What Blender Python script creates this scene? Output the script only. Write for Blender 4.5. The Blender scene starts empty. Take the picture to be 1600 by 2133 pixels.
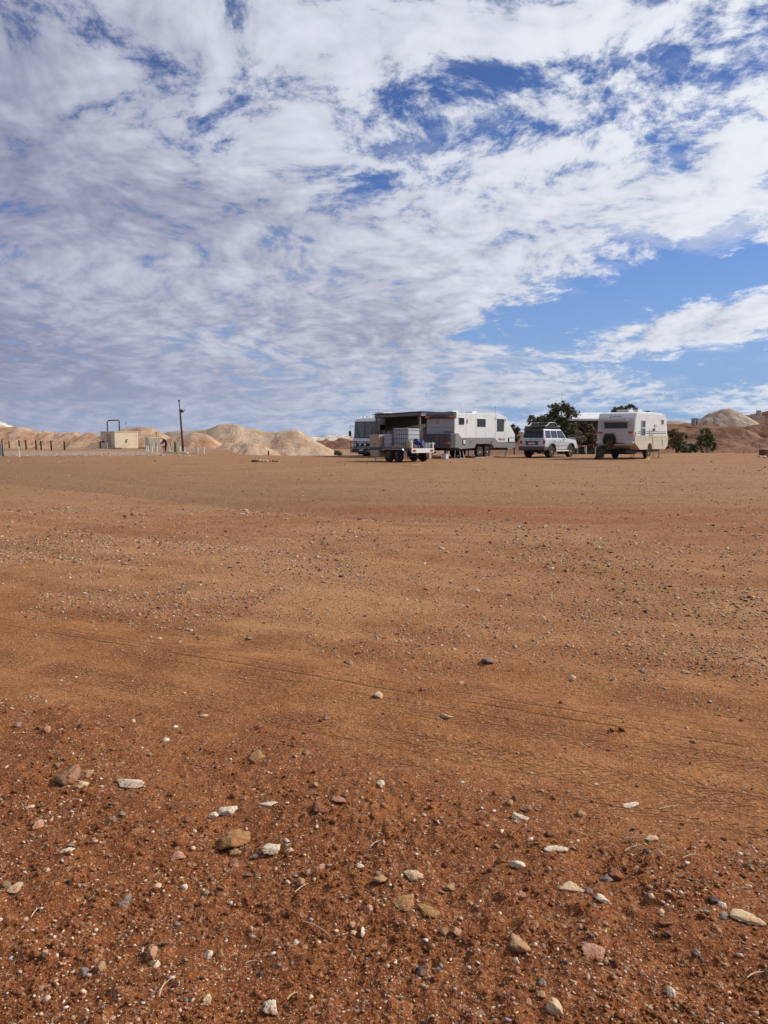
import bpy, bmesh, math, random
import numpy as np
from mathutils import Vector, Matrix

R = math.radians
scene = bpy.context.scene
COL = scene.collection

# ------------------------------------------------------------------ camera
CAM_H = 1.45
FPX = 1602.0                      # focal length in photo pixels (photo 1600 wide)
PITCH = math.atan((1066.5 - 908) / FPX)
cam_data = bpy.data.cameras.new('camera')
cam = bpy.data.objects.new('camera', cam_data)
COL.objects.link(cam)
cam.location = (0, 0, CAM_H)
cam.rotation_euler = (R(90) - PITCH, 0, 0)
cam_data.sensor_fit = 'HORIZONTAL'
cam_data.sensor_width = 36.0
cam_data.lens = 36.0 * FPX / 1600.0
cam_data.clip_start = 0.05
cam_data.clip_end = 20000
scene.camera = cam

# ------------------------------------------------------------------ view
scene.view_settings.view_transform = 'Standard'
scene.view_settings.look = 'None'
scene.view_settings.exposure = 0.0
scene.view_settings.gamma = 1.0
scene.view_settings.use_curve_mapping = False
scene.cycles.use_adaptive_sampling = True
scene.cycles.adaptive_threshold = 0.02
scene.cycles.adaptive_min_samples = 8
scene.cycles.max_bounces = 5
scene.cycles.diffuse_bounces = 2
scene.cycles.glossy_bounces = 3
scene.cycles.transparent_max_bounces = 8

# ------------------------------------------------------------------ sun
SUN_AZ, SUN_EL = 73.0, 36.0
sd = Vector((math.sin(R(SUN_AZ)) * math.cos(R(SUN_EL)), math.cos(R(SUN_AZ)) * math.cos(R(SUN_EL)), math.sin(R(SUN_EL))))
sun_data = bpy.data.lights.new('sun', 'SUN')
sun_data.energy = 4.5
sun_data.angle = R(0.6)
sun_data.color = (1.0, 0.93, 0.84)
sun = bpy.data.objects.new('sun', sun_data)
COL.objects.link(sun)
sun.rotation_euler = (-sd).to_track_quat('-Z', 'Y').to_euler()
sun.location = (40, -10, 40)

# ------------------------------------------------------------------ node expression helper
class NT:
    """small wrapper: arithmetic on node sockets"""
    def __init__(self, tree):
        self.t = tree
    def node(self, typ, **kw):
        n = self.t.nodes.new(typ)
        for k, v in kw.items():
            setattr(n, k, v)
        return n
    def put(self, sock, v):
        if isinstance(v, S):
            self.t.links.new(v.s, sock)
        elif v is not None:
            sock.default_value = v
    def math(self, op, a, b=None, c=None, clamp=False):
        n = self.node('ShaderNodeMath', operation=op, use_clamp=clamp)
        self.put(n.inputs[0], a)
        if b is not None: self.put(n.inputs[1], b)
        if c is not None: self.put(n.inputs[2], c)
        return S(self, n.outputs[0])
    def smooth(self, a, lo, hi, o0=0.0, o1=1.0):
        n = self.node('ShaderNodeMapRange', interpolation_type='SMOOTHSTEP')
        self.put(n.inputs[0], a); self.put(n.inputs[1], lo); self.put(n.inputs[2], hi)
        self.put(n.inputs[3], o0); self.put(n.inputs[4], o1)
        return S(self, n.outputs[0])
    def lin(self, a, lo, hi, o0=0.0, o1=1.0):
        n = self.node('ShaderNodeMapRange', interpolation_type='LINEAR')
        n.clamp = True
        self.put(n.inputs[0], a); self.put(n.inputs[1], lo); self.put(n.inputs[2], hi)
        self.put(n.inputs[3], o0); self.put(n.inputs[4], o1)
        return S(self, n.outputs[0])
    def xyz(self, x, y, z):
        n = self.node('ShaderNodeCombineXYZ')
        for i, v in enumerate((x, y, z)): self.put(n.inputs[i], v)
        return S(self, n.outputs[0])
    def sep(self, v):
        n = self.node('ShaderNodeSeparateXYZ'); self.put(n.inputs[0], v)
        return S(self, n.outputs[0]), S(self, n.outputs[1]), S(self, n.outputs[2])
    def vadd(self, a, b):
        n = self.node('ShaderNodeVectorMath', operation='ADD'); self.put(n.inputs[0], a); self.put(n.inputs[1], b)
        return S(self, n.outputs[0])
    def vmul(self, a, b):
        n = self.node('ShaderNodeVectorMath', operation='MULTIPLY'); self.put(n.inputs[0], a); self.put(n.inputs[1], b)
        return S(self, n.outputs[0])
    def dot(self, a, b):
        n = self.node('ShaderNodeVectorMath', operation='DOT_PRODUCT'); self.put(n.inputs[0], a); self.put(n.inputs[1], b)
        return S(self, n.outputs['Value'])
    def noise(self, vec, scale, detail=4, rough=0.5, lac=2.0, dist=0.0, color=False, dims='3D'):
        n = self.node('ShaderNodeTexNoise', noise_dimensions=dims)
        self.put(n.inputs['Vector'], vec)
        n.inputs['Scale'].default_value = scale
        n.inputs['Detail'].default_value = detail
        n.inputs['Roughness'].default_value = rough
        n.inputs['Lacunarity'].default_value = lac
        n.inputs['Distortion'].default_value = dist
        return S(self, n.outputs['Color' if color else 'Fac'])
    def voro(self, vec, scale, feature='F1', out='Distance', rand=1.0):
        n = self.node('ShaderNodeTexVoronoi', feature=feature)
        self.put(n.inputs['Vector'], vec)
        n.inputs['Scale'].default_value = scale
        n.inputs['Randomness'].default_value = rand
        return S(self, n.outputs[out])
    def voro2(self, vec, scale):
        n = self.node('ShaderNodeTexVoronoi', feature='F1', voronoi_dimensions='2D')
        self.put(n.inputs['Vector'], vec)
        n.inputs['Scale'].default_value = scale
        return S(self, n.outputs['Color']), S(self, n.outputs['Distance'])
    def mix(self, f, a, b, blend='MIX'):
        n = self.node('ShaderNodeMix', data_type='RGBA', blend_type=blend)
        n.clamp_factor = True
        self.put(n.inputs[0], f)
        for i, v in ((6, a), (7, b)):
            if isinstance(v, (tuple, list)) and len(v) == 3: v = (*v, 1)
            self.put(n.inputs[i], v)
        return S(self, n.outputs[2])
    def attr(self, name, out='Color'):
        n = self.node('ShaderNodeAttribute', attribute_name=name)
        return S(self, n.outputs[out])
    def coord(self, out='Object'):
        return S(self, self.node('ShaderNodeTexCoord').outputs[out])

class S:
    def __init__(self, nt, s): self.n, self.s = nt, s
    def __add__(self, o): return self.n.math('ADD', self, o)
    __radd__ = __add__
    def __sub__(self, o): return self.n.math('SUBTRACT', self, o)
    def __rsub__(self, o): return self.n.math('SUBTRACT', o, self)
    def __mul__(self, o): return self.n.math('MULTIPLY', self, o)
    __rmul__ = __mul__
    def __truediv__(self, o): return self.n.math('DIVIDE', self, o)
    def __neg__(self): return self.n.math('MULTIPLY', self, -1.0)
    def abs(self): return self.n.math('ABSOLUTE', self)
    def pow(self, p): return self.n.math('POWER', self, p)
    def clamp(self): return self.n.math('ADD', self, 0.0, clamp=True)

# ------------------------------------------------------------------ pixel <-> world bookkeeping
def ray(px, py):
    u = (px - 800.0) / FPX; v = (1066.5 - py) / FPX
    return Vector((u, math.cos(PITCH) + v * math.sin(PITCH), -math.sin(PITCH) + v * math.cos(PITCH)))
def at(px, py, Y):
    d = ray(px, py); t = Y / d.y
    return Vector((d.x * t, Y, CAM_H + d.z * t))
def on_ground(px, py, z=0.0):
    d = ray(px, py); t = (z - CAM_H) / d.z
    return Vector((d.x * t, d.y * t, z))
# ------------------------------------------------------------------ world: sky and cloud deck
world = bpy.data.worlds.new('World')
scene.world = world
world.use_nodes = True
world.cycles.sampling_method = 'NONE'
wt = world.node_tree
wt.nodes.clear()
N = NT(wt)
w_out = N.node('ShaderNodeOutputWorld')
w_bg = N.node('ShaderNodeBackground')
w_bg.inputs['Strength'].default_value = 0.095
wt.links.new(w_bg.outputs[0], w_out.inputs[0])
sky = N.node('ShaderNodeTexSky', sky_type='NISHITA')
sky.sun_disc = False
sky.sun_elevation = R(SUN_EL)
sky.sun_rotation = R(SUN_AZ)
sky.altitude = 200
sky.air_density = 1.0
sky.dust_density = 0.35
sky.ozone_density = 2.2

D = N.coord('Generated')
dx, dy, dz = N.sep(D)
zc = N.math('MAXIMUM', dz, 0.0)
den = zc + 0.25
qx = dx / den
qy = dy / den
Q = N.xyz(qx, qy, 0.0)
az = N.math('ARCTAN2', dx, dy)
el = N.math('ARCSINE', zc)

def aez(px, py):
    d = ray(px, py).normalized()
    return math.atan2(d.x, d.y), math.asin(d.z)
AZ0, AZ1, EL1, NS = -0.64, 0.72, 0.56, 32
az_s = np.linspace(AZ0, AZ1, NS); el_s = np.linspace(0.0, EL1, NS)
def patches(blobs):
    """soft patches standing in fixed places of the sky (amp > 0 thicker, < 0 thinner), as a sum of products
    of one curve over azimuth and one over elevation, held in a few colour ramps"""
    A, E = np.meshgrid(az_s, el_s, indexing='ij')
    F = np.zeros_like(A)
    for px, py, wpx, hpx, amp, tilt in blobs:
        a0, e0 = aez(px, py)
        c, s_ = math.cos(tilt), math.sin(tilt)
        u = ((A - a0) * c + (E - e0) * s_) / (wpx / FPX); v = (-(A - a0) * s_ + (E - e0) * c) / (hpx / FPX)
        F += amp * np.exp(-(u * u + v * v))
    F *= (np.clip((A - AZ0) / .15, 0, 1) * np.clip((AZ1 - A) / .15, 0, 1) * np.clip((EL1 - E) / .12, 0, 1))
    U, sv, Vt = np.linalg.svd(F)
    fa = N.lin(az, AZ0, AZ1); fe = N.lin(el, 0.0, EL1)
    def ramp(fac, cols):
        lo, hi = cols.min(), cols.max()
        n = N.node('ShaderNodeValToRGB'); N.put(n.inputs[0], fac)
        cr = n.color_ramp; cr.interpolation = 'CARDINAL'
        while len(cr.elements) < NS: cr.elements.new(1.0)
        for i in range(NS):
            cr.elements[i].position = i / (NS - 1)
            cr.elements[i].color = (*[(cols[i, k] - lo) / (hi - lo) for k in range(3)], 1)
        return N.vadd(N.vmul(S(N, n.outputs[0]), (hi - lo,) * 3), (lo,) * 3)
    tot = None
    for g in range(3):
        k = slice(3 * g, 3 * g + 3); r_ = np.sqrt(sv[k])
        d = N.dot(ramp(fa, U[:, k] * r_), ramp(fe, Vt[k].T * r_))
        tot = d if tot is None else tot + d
    return tot
T = math.radians
cover = patches([(p[0], p[1], p[2], max(p[3], 26), p[4] * ((1.0 if p[1] > 520 else .72) if p[4] < 0 else 1.0), p[5]) for p in [
    # thinner places (blue)
    (560, 150, 60, 60, -.10, 0), (760, 205, 110, 40, -.14, T(-12)), (900, 205, 90, 28, -.12, 0), (1040, 165, 110, 20, -.11, T(16)),
    (1190, 145, 100, 26, -.16, T(10)), (1480, 85, 160, 26, -.16, T(8)), (870, 300, 130, 40, -.14, T(-18)), (700, 330, 90, 25, -.10, T(-15)),
    (1080, 270, 90, 40, -.08, 0), (1290, 275, 150, 40, -.11, T(-8)), (1530, 225, 120, 40, -.09, 0),
    (430, 250, 130, 60, -.13, T(-25)), (480, 290, 60, 30, -.10, T(-20)), (380, 345, 100, 25, -.08, 0),
    (110, 415, 90, 24, -.08, 0), (200, 70, 40, 80, -.07, T(-30)), (740, 370, 60, 30, -.09, 0),
    (1330, 612, 250, 56, -.42, T(10)), (1560, 575, 160, 40, -.14, T(5)), (1160, 690, 120, 40, -.14, T(15)),
    (1500, 770, 300, 42, -.34, T(4)), (1260, 845, 420, 30, -.13, 0), (1000, 700, 60, 40, -.06, 0),
    (1700, 690, 160, 60, -.06, 0),
    # thicker places
    (1490, 662, 190, 34, .30, T(6)), (800, 690, 170, 60, .13, 0), (420, 450, 420, 90, .10, T(-6)),
    (1150, 500, 380, 70, .13, T(10)), (1500, 390, 260, 110, .11, T(8)), (1000, 60, 320, 75, .13, T(4)), (1180, 215, 70, 22, .08, T(10)), (1060, 235, 110, 18, .09, T(-6)),
    (120, 120, 330, 200, .11, 0), (600, 620, 420, 70, .08, 0), (1080, 725, 170, 20, .14, T(8)),
    (150, 640, 300, 60, .09, 0), (10, 735, 160, 50, .12, 0), (350, 830, 600, 60, .10, 0), (1130, 808, 260, 10, .20, T(5)),
    (1480, 806, 260, 8, .15, T(3)), (1400, 30, 300, 40, .08, 0), (930, 660, 120, 50, .10, T(25)),
]])

# billowing deck with a gently warped domain
warp = N.noise(Q, 2.2, 1, 0.55, color=True, dims='2D')
wv = N.vmul(N.vadd(warp, (-0.5, -0.5, -0.5)), (0.20, 0.20, 0.0))
Qw = N.vadd(Q, wv)
big = N.noise(N.vmul(Qw, (1.0, 1.1, 1.0)), 3.0, 3, 0.55, 2.1, dims='2D')
cel = N.noise(N.vadd(Qw, (7.3, 2.1, 0)), 9.2, 6, 0.68, 2.15, dims='2D')
d0 = (big - 0.5) * 0.62 + (cel - 0.5) * 1.0 + 0.5
bias = cover + 0.080 + N.lin(az, 0.10, -0.35) * 0.055
dens = d0 + bias * 1.1
mask = N.smooth(dens, 0.40, 0.67)
# relief of the billows: how the deck falls away towards the sun
sh = Vector((sd.x, sd.y, 0)).normalized() * 0.06
cel1 = N.noise(N.vadd(Qw, (7.3 + sh.x, 2.1 + sh.y, 0)), 9.2, 2, 0.68, 2.15, dims='2D')
cel0 = N.noise(N.vadd(Qw, (7.3, 2.1, 0)), 9.2, 2, 0.68, 2.15, dims='2D')
soft = N.lin(az, -0.35, 0.25, 0.92, 1.0)
rel = ((cel0 - cel1) * 0.55 + (cel - 0.5) * 1.02) * soft
# heavier, shaded bodies of cloud
heavy = patches([(120, 400, 380, 95, .40, T(-4)), (520, 455, 330, 60, .50, T(-3)), (790, 695, 170, 55, .75, T(4)), (20, 190, 110, 160, .35, 0),
          (620, 650, 260, 50, .35, 0), (330, 790, 520, 50, .45, 0), (330, 130, 60, 110, .25, T(20)), (850, 560, 200, 40, .25, 0),
          (420, 600, 420, 40, -.30, 0), (620, 500, 200, 25, -.45, T(-3)), (250, 230, 160, 70, -.20, T(-20)), (450, 715, 180, 40, -.35, T(-8)),
          (1000, 120, 240, 50, -.30, T(5)), (1350, 480, 330, 60, -.30, T(10)), (150, 560, 180, 40, -.30, 0)])
# thin stretched veil, low in the sky and in the gaps
Qs = N.xyz(qx * 0.55 + qy * 0.25, qy * 1.0 - qx * 0.1, 0.0)
v0 = N.noise(N.vadd(Qs, N.vmul(wv, (0.7, 0.7, 0))), 2.6, 6, 0.63, 2.2, dims='2D')
veil = N.smooth(v0 + cover * 0.40, 0.44, 0.70) * 0.70
cloud = N.math('MAXIMUM', mask, veil)
# long thin bars low over the horizon
bars = N.noise(N.xyz(az * 2.2, el * 26.0, 0.0), 2.0, 5, 0.6, 2.2, dims='2D')
lowm = N.smooth(el, 0.13, 0.02)
rel = rel + (bars - 0.5) * lowm * 1.1
cloud = N.math('MAXIMUM', cloud, N.smooth(bars + cover * 0.5, 0.46, 0.64) * lowm * 0.75)
# small puffs standing on the far horizon
ha = N.xyz(az * 9.0, el * 24.0, 1.0)
pn = N.noise(ha, 2.6, 4, 0.62, dims='2D')
ea0, ee0 = aez(1090, 836)
pband = N.math('EXPONENT', N.math('POWER', (el - ee0) * (1.0 / 0.0085), 2.0) * -1.0)
pside = N.smooth(az, -0.02, 0.10) * N.smooth(az, 0.46, 0.30)
puff = N.smooth(pn + pband * 0.20 - 0.10, 0.52, 0.60) * pband * pside
cloud = N.math('MAXIMUM', cloud, puff)
# light on the clouds: brighter towards the sun, darker underneath where thick
sund = N.dot(D, tuple(sd))
side = N.lin(sund, -0.12, 0.74)
lit = N.smooth(0.15 + side * 0.66 + rel + (big - 0.5) * 0.8 - heavy * 0.46, -0.30, 1.12)
lit = N.math('MAXIMUM', lit, puff * 0.75)
c_dark = N.mix(side, (2.35, 2.45, 3.75), (4.2, 4.6, 6.0))
c_lit = N.mix(side, (5.6, 5.85, 7.3), (8.9, 9.3, 10.0))
c_col = N.mix(lit, c_dark, c_lit)
# clear air between: the physical sky, a little deeper away from the horizon
hs = N.node('ShaderNodeHueSaturation')
N.put(hs.inputs['Color'], S(N, sky.outputs[0]))
hs.inputs['Saturation'].default_value = 1.0
N.put(hs.inputs['Value'], N.lin(el, 0.0, 0.45, 0.92, 0.66))
blue = N.mix(1.0, S(N, hs.outputs[0]), (0.72, 0.90, 1.38), 'MULTIPLY')
blue = N.mix(N.smooth(el, 0.30, 0.0) * 0.90, blue, (2.6, 4.15, 6.9))
low = N.smooth(el, 0.13, 0.0)
c_col = N.mix(low * 0.50, c_col, N.mix(side, (4.1, 4.7, 6.2), (5.6, 6.6, 8.1)))
final = N.mix(cloud, blue, c_col)
wt.links.new(final.s, w_bg.inputs['Color'])
# ------------------------------------------------------------------ numpy noise
def _hash(ix, iy, seed):
    h = (ix.astype(np.int64) * 374761393 + iy.astype(np.int64) * 668265263 + seed * 2147483647) & 0xFFFFFFFF
    h = ((h ^ (h >> 13)) * 1274126177) & 0xFFFFFFFF
    h = h ^ (h >> 16)
    return (h & 0xFFFF) / 65535.0
def gnoise(x, y, seed=0):
    x0 = np.floor(x); y0 = np.floor(y)
    fx, fy = x - x0, y - y0
    u = fx * fx * fx * (fx * (fx * 6 - 15) + 10); v = fy * fy * fy * (fy * (fy * 6 - 15) + 10)
    def g(i, j):
        a = _hash(x0 + i, y0 + j, seed) * 6.2831853
        return np.cos(a) * (fx - i) + np.sin(a) * (fy - j)
    a = g(0, 0) * (1 - u) + g(1, 0) * u
    b = g(0, 1) * (1 - u) + g(1, 1) * u
    return (a * (1 - v) + b * v) * 1.5
def fbm(x, y, oct=5, seed=0, gain=0.5, lac=2.03):
    s = 0; amp = 1.0; n = 0
    for i in range(oct):
        s = s + gnoise(x, y, seed + i * 17) * amp
        n += amp; amp *= gain; x = x * lac + 3.1; y = y * lac + 1.7
    return s / n
def sstep(x, a, b):
    t = np.clip((x - a) / (b - a), 0, 1)
    return t * t * (3 - 2 * t)

# ------------------------------------------------------------------ shape of the dirt lot
TN = np.array((0.422, 0.907)); TT = np.array((0.907, -0.422))
def track_uv(x, y):
    v = x * TN[0] + (y - 3.6) * TN[1]
    u = x * TT[0] + (y - 3.6) * TT[1]
    return u, v - 0.012 * u * u + 0.05 * np.sin(u * 0.7)
def lot_edge(x, y):
    """signed distance past the far edge of the lot (positive = beyond)"""
    e = np.where(x < -13.5, 92.0, 59.0)
    far = 59.0 + 34.0 * sstep(-x, 9.0, 21.0) + 8.0 * sstep(x, 6, 30) + 1.2 * np.sin(x * 0.21) + 0.8 * np.sin(x * 0.53 + 1)
    return y - far
def ground_z(x, y, fine=True):
    x = np.asarray(x, float); y = np.asarray(y, float)
    u, v = track_uv(x, y)
    z = fbm(x * 0.12, y * 0.12, 3, 5) * 0.05
    # low crest across the lot and the shallow dip behind it
    c = v - 8.9 - 0.5 * np.sin(u * 0.35)
    amp = 0.26 * sstep(-x, -4.0, 4.0) + .05
    z = z - amp * sstep(c, -0.3, 1.4) * np.exp(-np.clip(c, 0, 60) / 8.0)
    z = z * (1 - sstep(y, 34, 42))
    near = 1 - sstep(y, 14, 30)
    # rough, stony strip next to the camera
    rough = sstep(-v, 0.15, 0.75)
    z = z + rough * near * (fbm(x * 1.3, y * 1.3, 4, 11) * 0.045 + 0.02)
    # wheel ruts
    for c0, w, d in ((0.0, .22, .010), (0.40, .18, .008), (1.14, .24, .034), (1.66, .20, .024), (3.1, .22, .028), (4.9, .28, .030)):
        q = (v - c0 - 0.03 * np.sin(u * 1.1 + c0)) / w
        z = z - d * np.exp(-q * q) + 0.45 * d * (np.exp(-((q - 1.7) ** 2) * 2) + np.exp(-((q + 1.7) ** 2) * 2))
    # tracks beyond the crest
    for c0, w, d in ((10.6, .5, .03), (13.2, .4, .03), (17.0, .6, .03), (22.0, .6, .03)):
        q = (v - c0 - 0.4 * np.sin(u * 0.25 + c0)) / w
        z = z - d * np.exp(-q * q) * (1 - sstep(y, 30, 40))
    if fine:
        z = z + near * (fbm(x * 3.1, y * 3.1, 4, 21) * (0.008 + 0.018 * rough))
        cl = fbm(x * 14.0, y * 14.0, 3, 31)
        z = z + near * np.clip(cl, 0, 1) * (0.006 + 0.024 * rough) * sstep(fbm(x * 2.2, y * 2.2, 2, 41), -0.25, 0.3)
        z = z + near * fbm(x * 34.0, y * 34.0, 2, 51) * (0.0018 + 0.0085 * rough)
    b = lot_edge(x, y)
    z = z - 1.0 * sstep(b, -0.5, 7.0) - 0.25 * sstep(b, 5, 40)
    return z
def gz(x, y):
    return float(ground_z(np.array([x]), np.array([y]))[0])

def grid_object(name, X, Y, Z, attrs=None, smooth=True):
    """one mesh from 2-D arrays"""
    nr, nc = X.shape
    me = bpy.data.meshes.new(name)
    co = np.stack((X, Y, Z), -1).reshape(-1, 3).astype(np.float32)
    i = np.arange(nr * nc).reshape(nr, nc)
    q = np.stack((i[:-1, :-1], i[:-1, 1:], i[1:, 1:], i[1:, :-1]), -1).reshape(-1, 4).astype(np.int32)
    me.vertices.add(len(co)); me.vertices.foreach_set('co', co.ravel())
    me.loops.add(q.size); me.loops.foreach_set('vertex_index', q.ravel())
    me.polygons.add(len(q))
    me.polygons.foreach_set('loop_start', np.arange(0, q.size, 4, dtype=np.int32))
    me.polygons.foreach_set('loop_total', np.full(len(q), 4, dtype=np.int32))
    if smooth: me.polygons.foreach_set('use_smooth', np.ones(len(q), dtype=bool))
    me.update(calc_edges=True)
    for k, a in (attrs or {}).items():
        at_ = me.attributes.new(k, 'FLOAT_COLOR', 'POINT')
        full = np.ones((len(co), 4), np.float32); full[:, :3] = a.reshape(-1, 3)
        at_.data.foreach_set('color', full.ravel())
    o = bpy.data.objects.new(name, me); COL.objects.link(o)
    return o

# ------------------------------------------------------------------ materials
def new_mat(name):
    m = bpy.data.materials.new(name); m.use_nodes = True
    t = m.node_tree; t.nodes.clear()
    n = NT(t)
    out = n.node('ShaderNodeOutputMaterial'); b = n.node('ShaderNodeBsdfPrincipled')
    t.links.new(b.outputs[0], out.inputs[0])
    return m, n, b
def bump(n, b, h, strength=1.0, dist=0.01):
    k = n.node('ShaderNodeBump'); k.inputs['Strength'].default_value = strength; k.inputs['Distance'].default_value = dist
    n.put(k.inputs['Height'], h); n.t.links.new(k.outputs[0], b.inputs['Normal'])

def ground_material():
    m, n, b = new_mat('red_dirt')
    P = n.coord('Object')
    x, y, z = n.sep(P)
    zone = n.attr('zone')                     # r: stony red strip, g: gravelly dust, b: pale crushed rock
    zr, zg, zb = n.sep(zone)
    u = x * float(TT[0]) + (y - 3.6) * float(TT[1])
    v = x * float(TN[0]) + (y - 3.6) * float(TN[1])
    v = v - u * u * 0.012 + n.math('SINE', u * 0.7) * 0.05
    n0 = n.noise(P, 0.35, 3, 0.6, dims='2D')
    n1 = n.noise(P, 2.3, 4, 0.6, dims='2D')
    n2 = n.noise(P, 14.0, 4, 0.65, dims='2D')
    n3 = n.noise(P, 110.0, 2, 0.6, dims='2D')
    # base soils
    tr = n.mix(n.smooth(n1, .35, .68), (.235, .088, .029), (.340, .145, .053))           # packed red track
    rd = n.mix(n.smooth(n2, .36, .66), (.140, .041, .012), (.235, .079, .026))           # loose red strip
    gr = n.mix(n.smooth(n1 * .5 + n0 * .5, .38, .62), (.300, .130, .048), (.405, .203, .087))   # dusty gravel
    c = n.mix(zr, tr, rd)
    c = n.mix(zg, c, gr)
    # streaks of washed, redder sand lying across the lot
    st = n.noise(n.vmul(P, (.16, .75, 1.0)), 1.0, 4, .62, dims='2D')
    c = n.mix(n.smooth(st, .50, .62) * n.smooth(y, 7.0, 13.0) * n.smooth(x + y * .35, -2.0, 5.0, .25, 1.0) * .85, c, (.255, .088, .029))
    st2 = n.noise(n.vadd(n.vmul(P, (.10, .55, 1.0)), (3.3, 9.1, 0)), 1.0, 4, .66, dims='2D')
    c = n.mix(n.smooth(st2, .50, .72) * n.smooth(y, 9.0, 16.0) * .6, c, (.315, .198, .112))
    c = n.mix(n.smooth(y, 14.0, 22.0) * .45, c, (.300, .182, .098))
    past = n.smooth(v - 8.9 - n.math('SINE', u * .35) * .5 + (n1 - .5) * .5, -.15, .45) * n.smooth(v, 22.0, 11.0)
    c = n.mix(past * n.smooth(x, 3.5, -1.0, .25, .7), c, (.235, .130, .068))
    wash = n.smooth((v - 10.9).abs(), 2.6, .9) * n.smooth(st, .40, .54) * n.smooth(x, -4.5, -.5)
    c = n.mix(wash * .8, c, (.262, .086, .028))
    c = n.mix(zb, c, n.mix(n.smooth(n2, .35, .65), (.30, .24, .18), (.52, .45, .37)))
    # grains and grit too small to build; dark specks also paint in their shadows
    v1, vd = n.voro2(P, 46.0); v1r, v1g, v1b = n.sep(v1)
    grit = n.smooth(v1r, .62, .66) * n.smooth(vd, .40, .26) * (0.35 + zg * .5)
    c = n.mix(grit, c, n.mix(n.smooth(v1g, .35, .85), (.085, .040, .022), (.60, .43, .28)))
    v2, vd2 = n.voro2(P, 11.0); v2r, v2g, v2b = n.sep(v2)
    grit2 = n.smooth(v2r, .58, .62) * n.smooth(vd2, .30, .18) * n.smooth(y, 5.0, 16.0)
    c = n.mix(grit2 * .8, c, n.mix(n.smooth(v2g, .4, .9), (.095, .046, .026), (.52, .37, .24)))
    n4 = n.noise(P, 33.0, 3, .7, dims='2D')
    c = n.mix(n.smooth(n4, .50, .34) * .55, c, (.14, .055, .022))
    c = n.mix(n.smooth(n4, .58, .72) * .35, c, (.46, .28, .15))
    c = n.mix(n.smooth(n3, .55, .70) * .45, c, (.47, .28, .15))
    c = n.mix(n.smooth(n3, .46, .30) * .55, c, (.085, .030, .012))
    n.put(b.inputs['Base Color'], c)
    b.inputs['Roughness'].default_value = .95
    b.inputs['Specular IOR Level'].default_value = .12
    # relief: soil crumbs, grit, tyre tread
    wob = (n.noise(P, 5.0, 1, .5, dims='2D') - .5) * .05
    tread = None
    gn = n.noise(P, 1.6, 2, .6, dims='2D')
    for c0, hw, pitch in ((0.0, .135, .060), (0.40, .11, .052), (-.26, .06, .06), (.86, .10, .055)):
        q = v - c0 + wob
        inb = n.smooth(q.abs(), hw, hw - .025)
        zig = n.math('PINGPONG', (q + 1.0) * 1.0, .045)
        ph = n.math('FRACT', (u + zig * 1.5 + wob) / pitch)
        lug = n.smooth((ph - .5).abs(), .13, .05)
        gv = n.smooth(n.math('PINGPONG', q + 1.0, .045), .008, .002) * .6
        gate = n.smooth(gn, .34 + .06 * math.sin(c0 * 9), .50)
        t = n.math('MAXIMUM', lug, gv) * inb * gate
        tread = t if tread is None else n.math('MAXIMUM', tread, t)
    ruts = None
    for c0, wd in ((.60, .016), (.70, .013), (.99, .018), (1.10, .012), (1.55, .014)):
        r_ = n.smooth((v - c0 + wob * .25).abs(), wd, wd * .3)
        ruts = r_ if ruts is None else n.math('MAXIMUM', ruts, r_)
    ruts = ruts * n.smooth(gn, .62, .46)
    h = n2 * .35 + n3 * .16 + n4 * .22 - tread * n.smooth(x, -2.2, .6, .35, .85) + grit * .25 - ruts * .30
    bump(n, b, h, 1.0, 0.026)
    return m
M_GROUND = ground_material()

# ------------------------------------------------------------------ the lot and the plain, one sheet
def make_ground():
    ys = [-14, -9, -5, -2.5, -1, 0.1]
    y = 0.7
    near = list(np.geomspace(1.25, 62.0, 860))
    far = list(np.geomspace(62.6, 4000, 90))
    yy = np.array(ys + near + far)
    NC = 700
    s = np.linspace(-1, 1, NC)
    s = np.sign(s) * np.abs(s) ** 1.8
    half = np.where(yy < 1.5, 7.0, 7.0 + (yy - 1.5) * 0.80)
    half = np.where(yy < 0.5, 7.0 + (0.5 - yy) * 1.2, half)
    Y = np.repeat(yy[:, None], NC, 1)
    X = half[:, None] * s[None, :]
    Z = ground_z(X, Y)
    u, v = track_uv(X, Y)
    w = fbm(X * .8, Y * .8, 4, 77)
    zr = sstep(-v + w * .9, -.25, 1.15)
    zg = sstep(v + w * 1.6, 1.0, 2.6)
    band = sstep(v + w * 2.0, 8.6, 10.5) * (1 - sstep(v + w * 2, 13, 17))
    zg = zg * (1 - .75 * band * sstep(X + w * 3, -3.0, 2.0))
    # crushed pale rock by the works on the left, grey plain beyond the lot
    b = lot_edge(X, Y)
    zb = sstep(-X + w * 4, 15, 19) * sstep(Y + w * 3, 55.5, 58) * (1 - .7 * sstep(Y, 69, 74)) * .75
    zb = np.maximum(zb, sstep(b, 2, 10) * .15)
    o = grid_object('ground', X, Y, Z, {'zone': np.stack((zr, zg, zb), -1)})
    o['kind'] = 'structure'
    o.data.materials.append(M_GROUND)
    return o
make_ground()
# ------------------------------------------------------------------ object helpers
def link(o): COL.objects.link(o); return o
def tag(o, label=None, cat=None, group=None, kind=None):
    if label: o['label'] = label
    if cat: o['category'] = cat
    if group: o['group'] = group
    if kind: o['kind'] = kind
    return o
def thing(name, label, cat, loc=(0, 0, 0), rz=0.0, group=None):
    o = link(bpy.data.objects.new(name, None))
    o.empty_display_size = 0.2
    o.location = loc; o.rotation_euler = (0, 0, rz)
    return tag(o, label, cat, group)
def heading(az_deg): return R(90 - az_deg)      # local +X points along this compass azimuth

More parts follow.
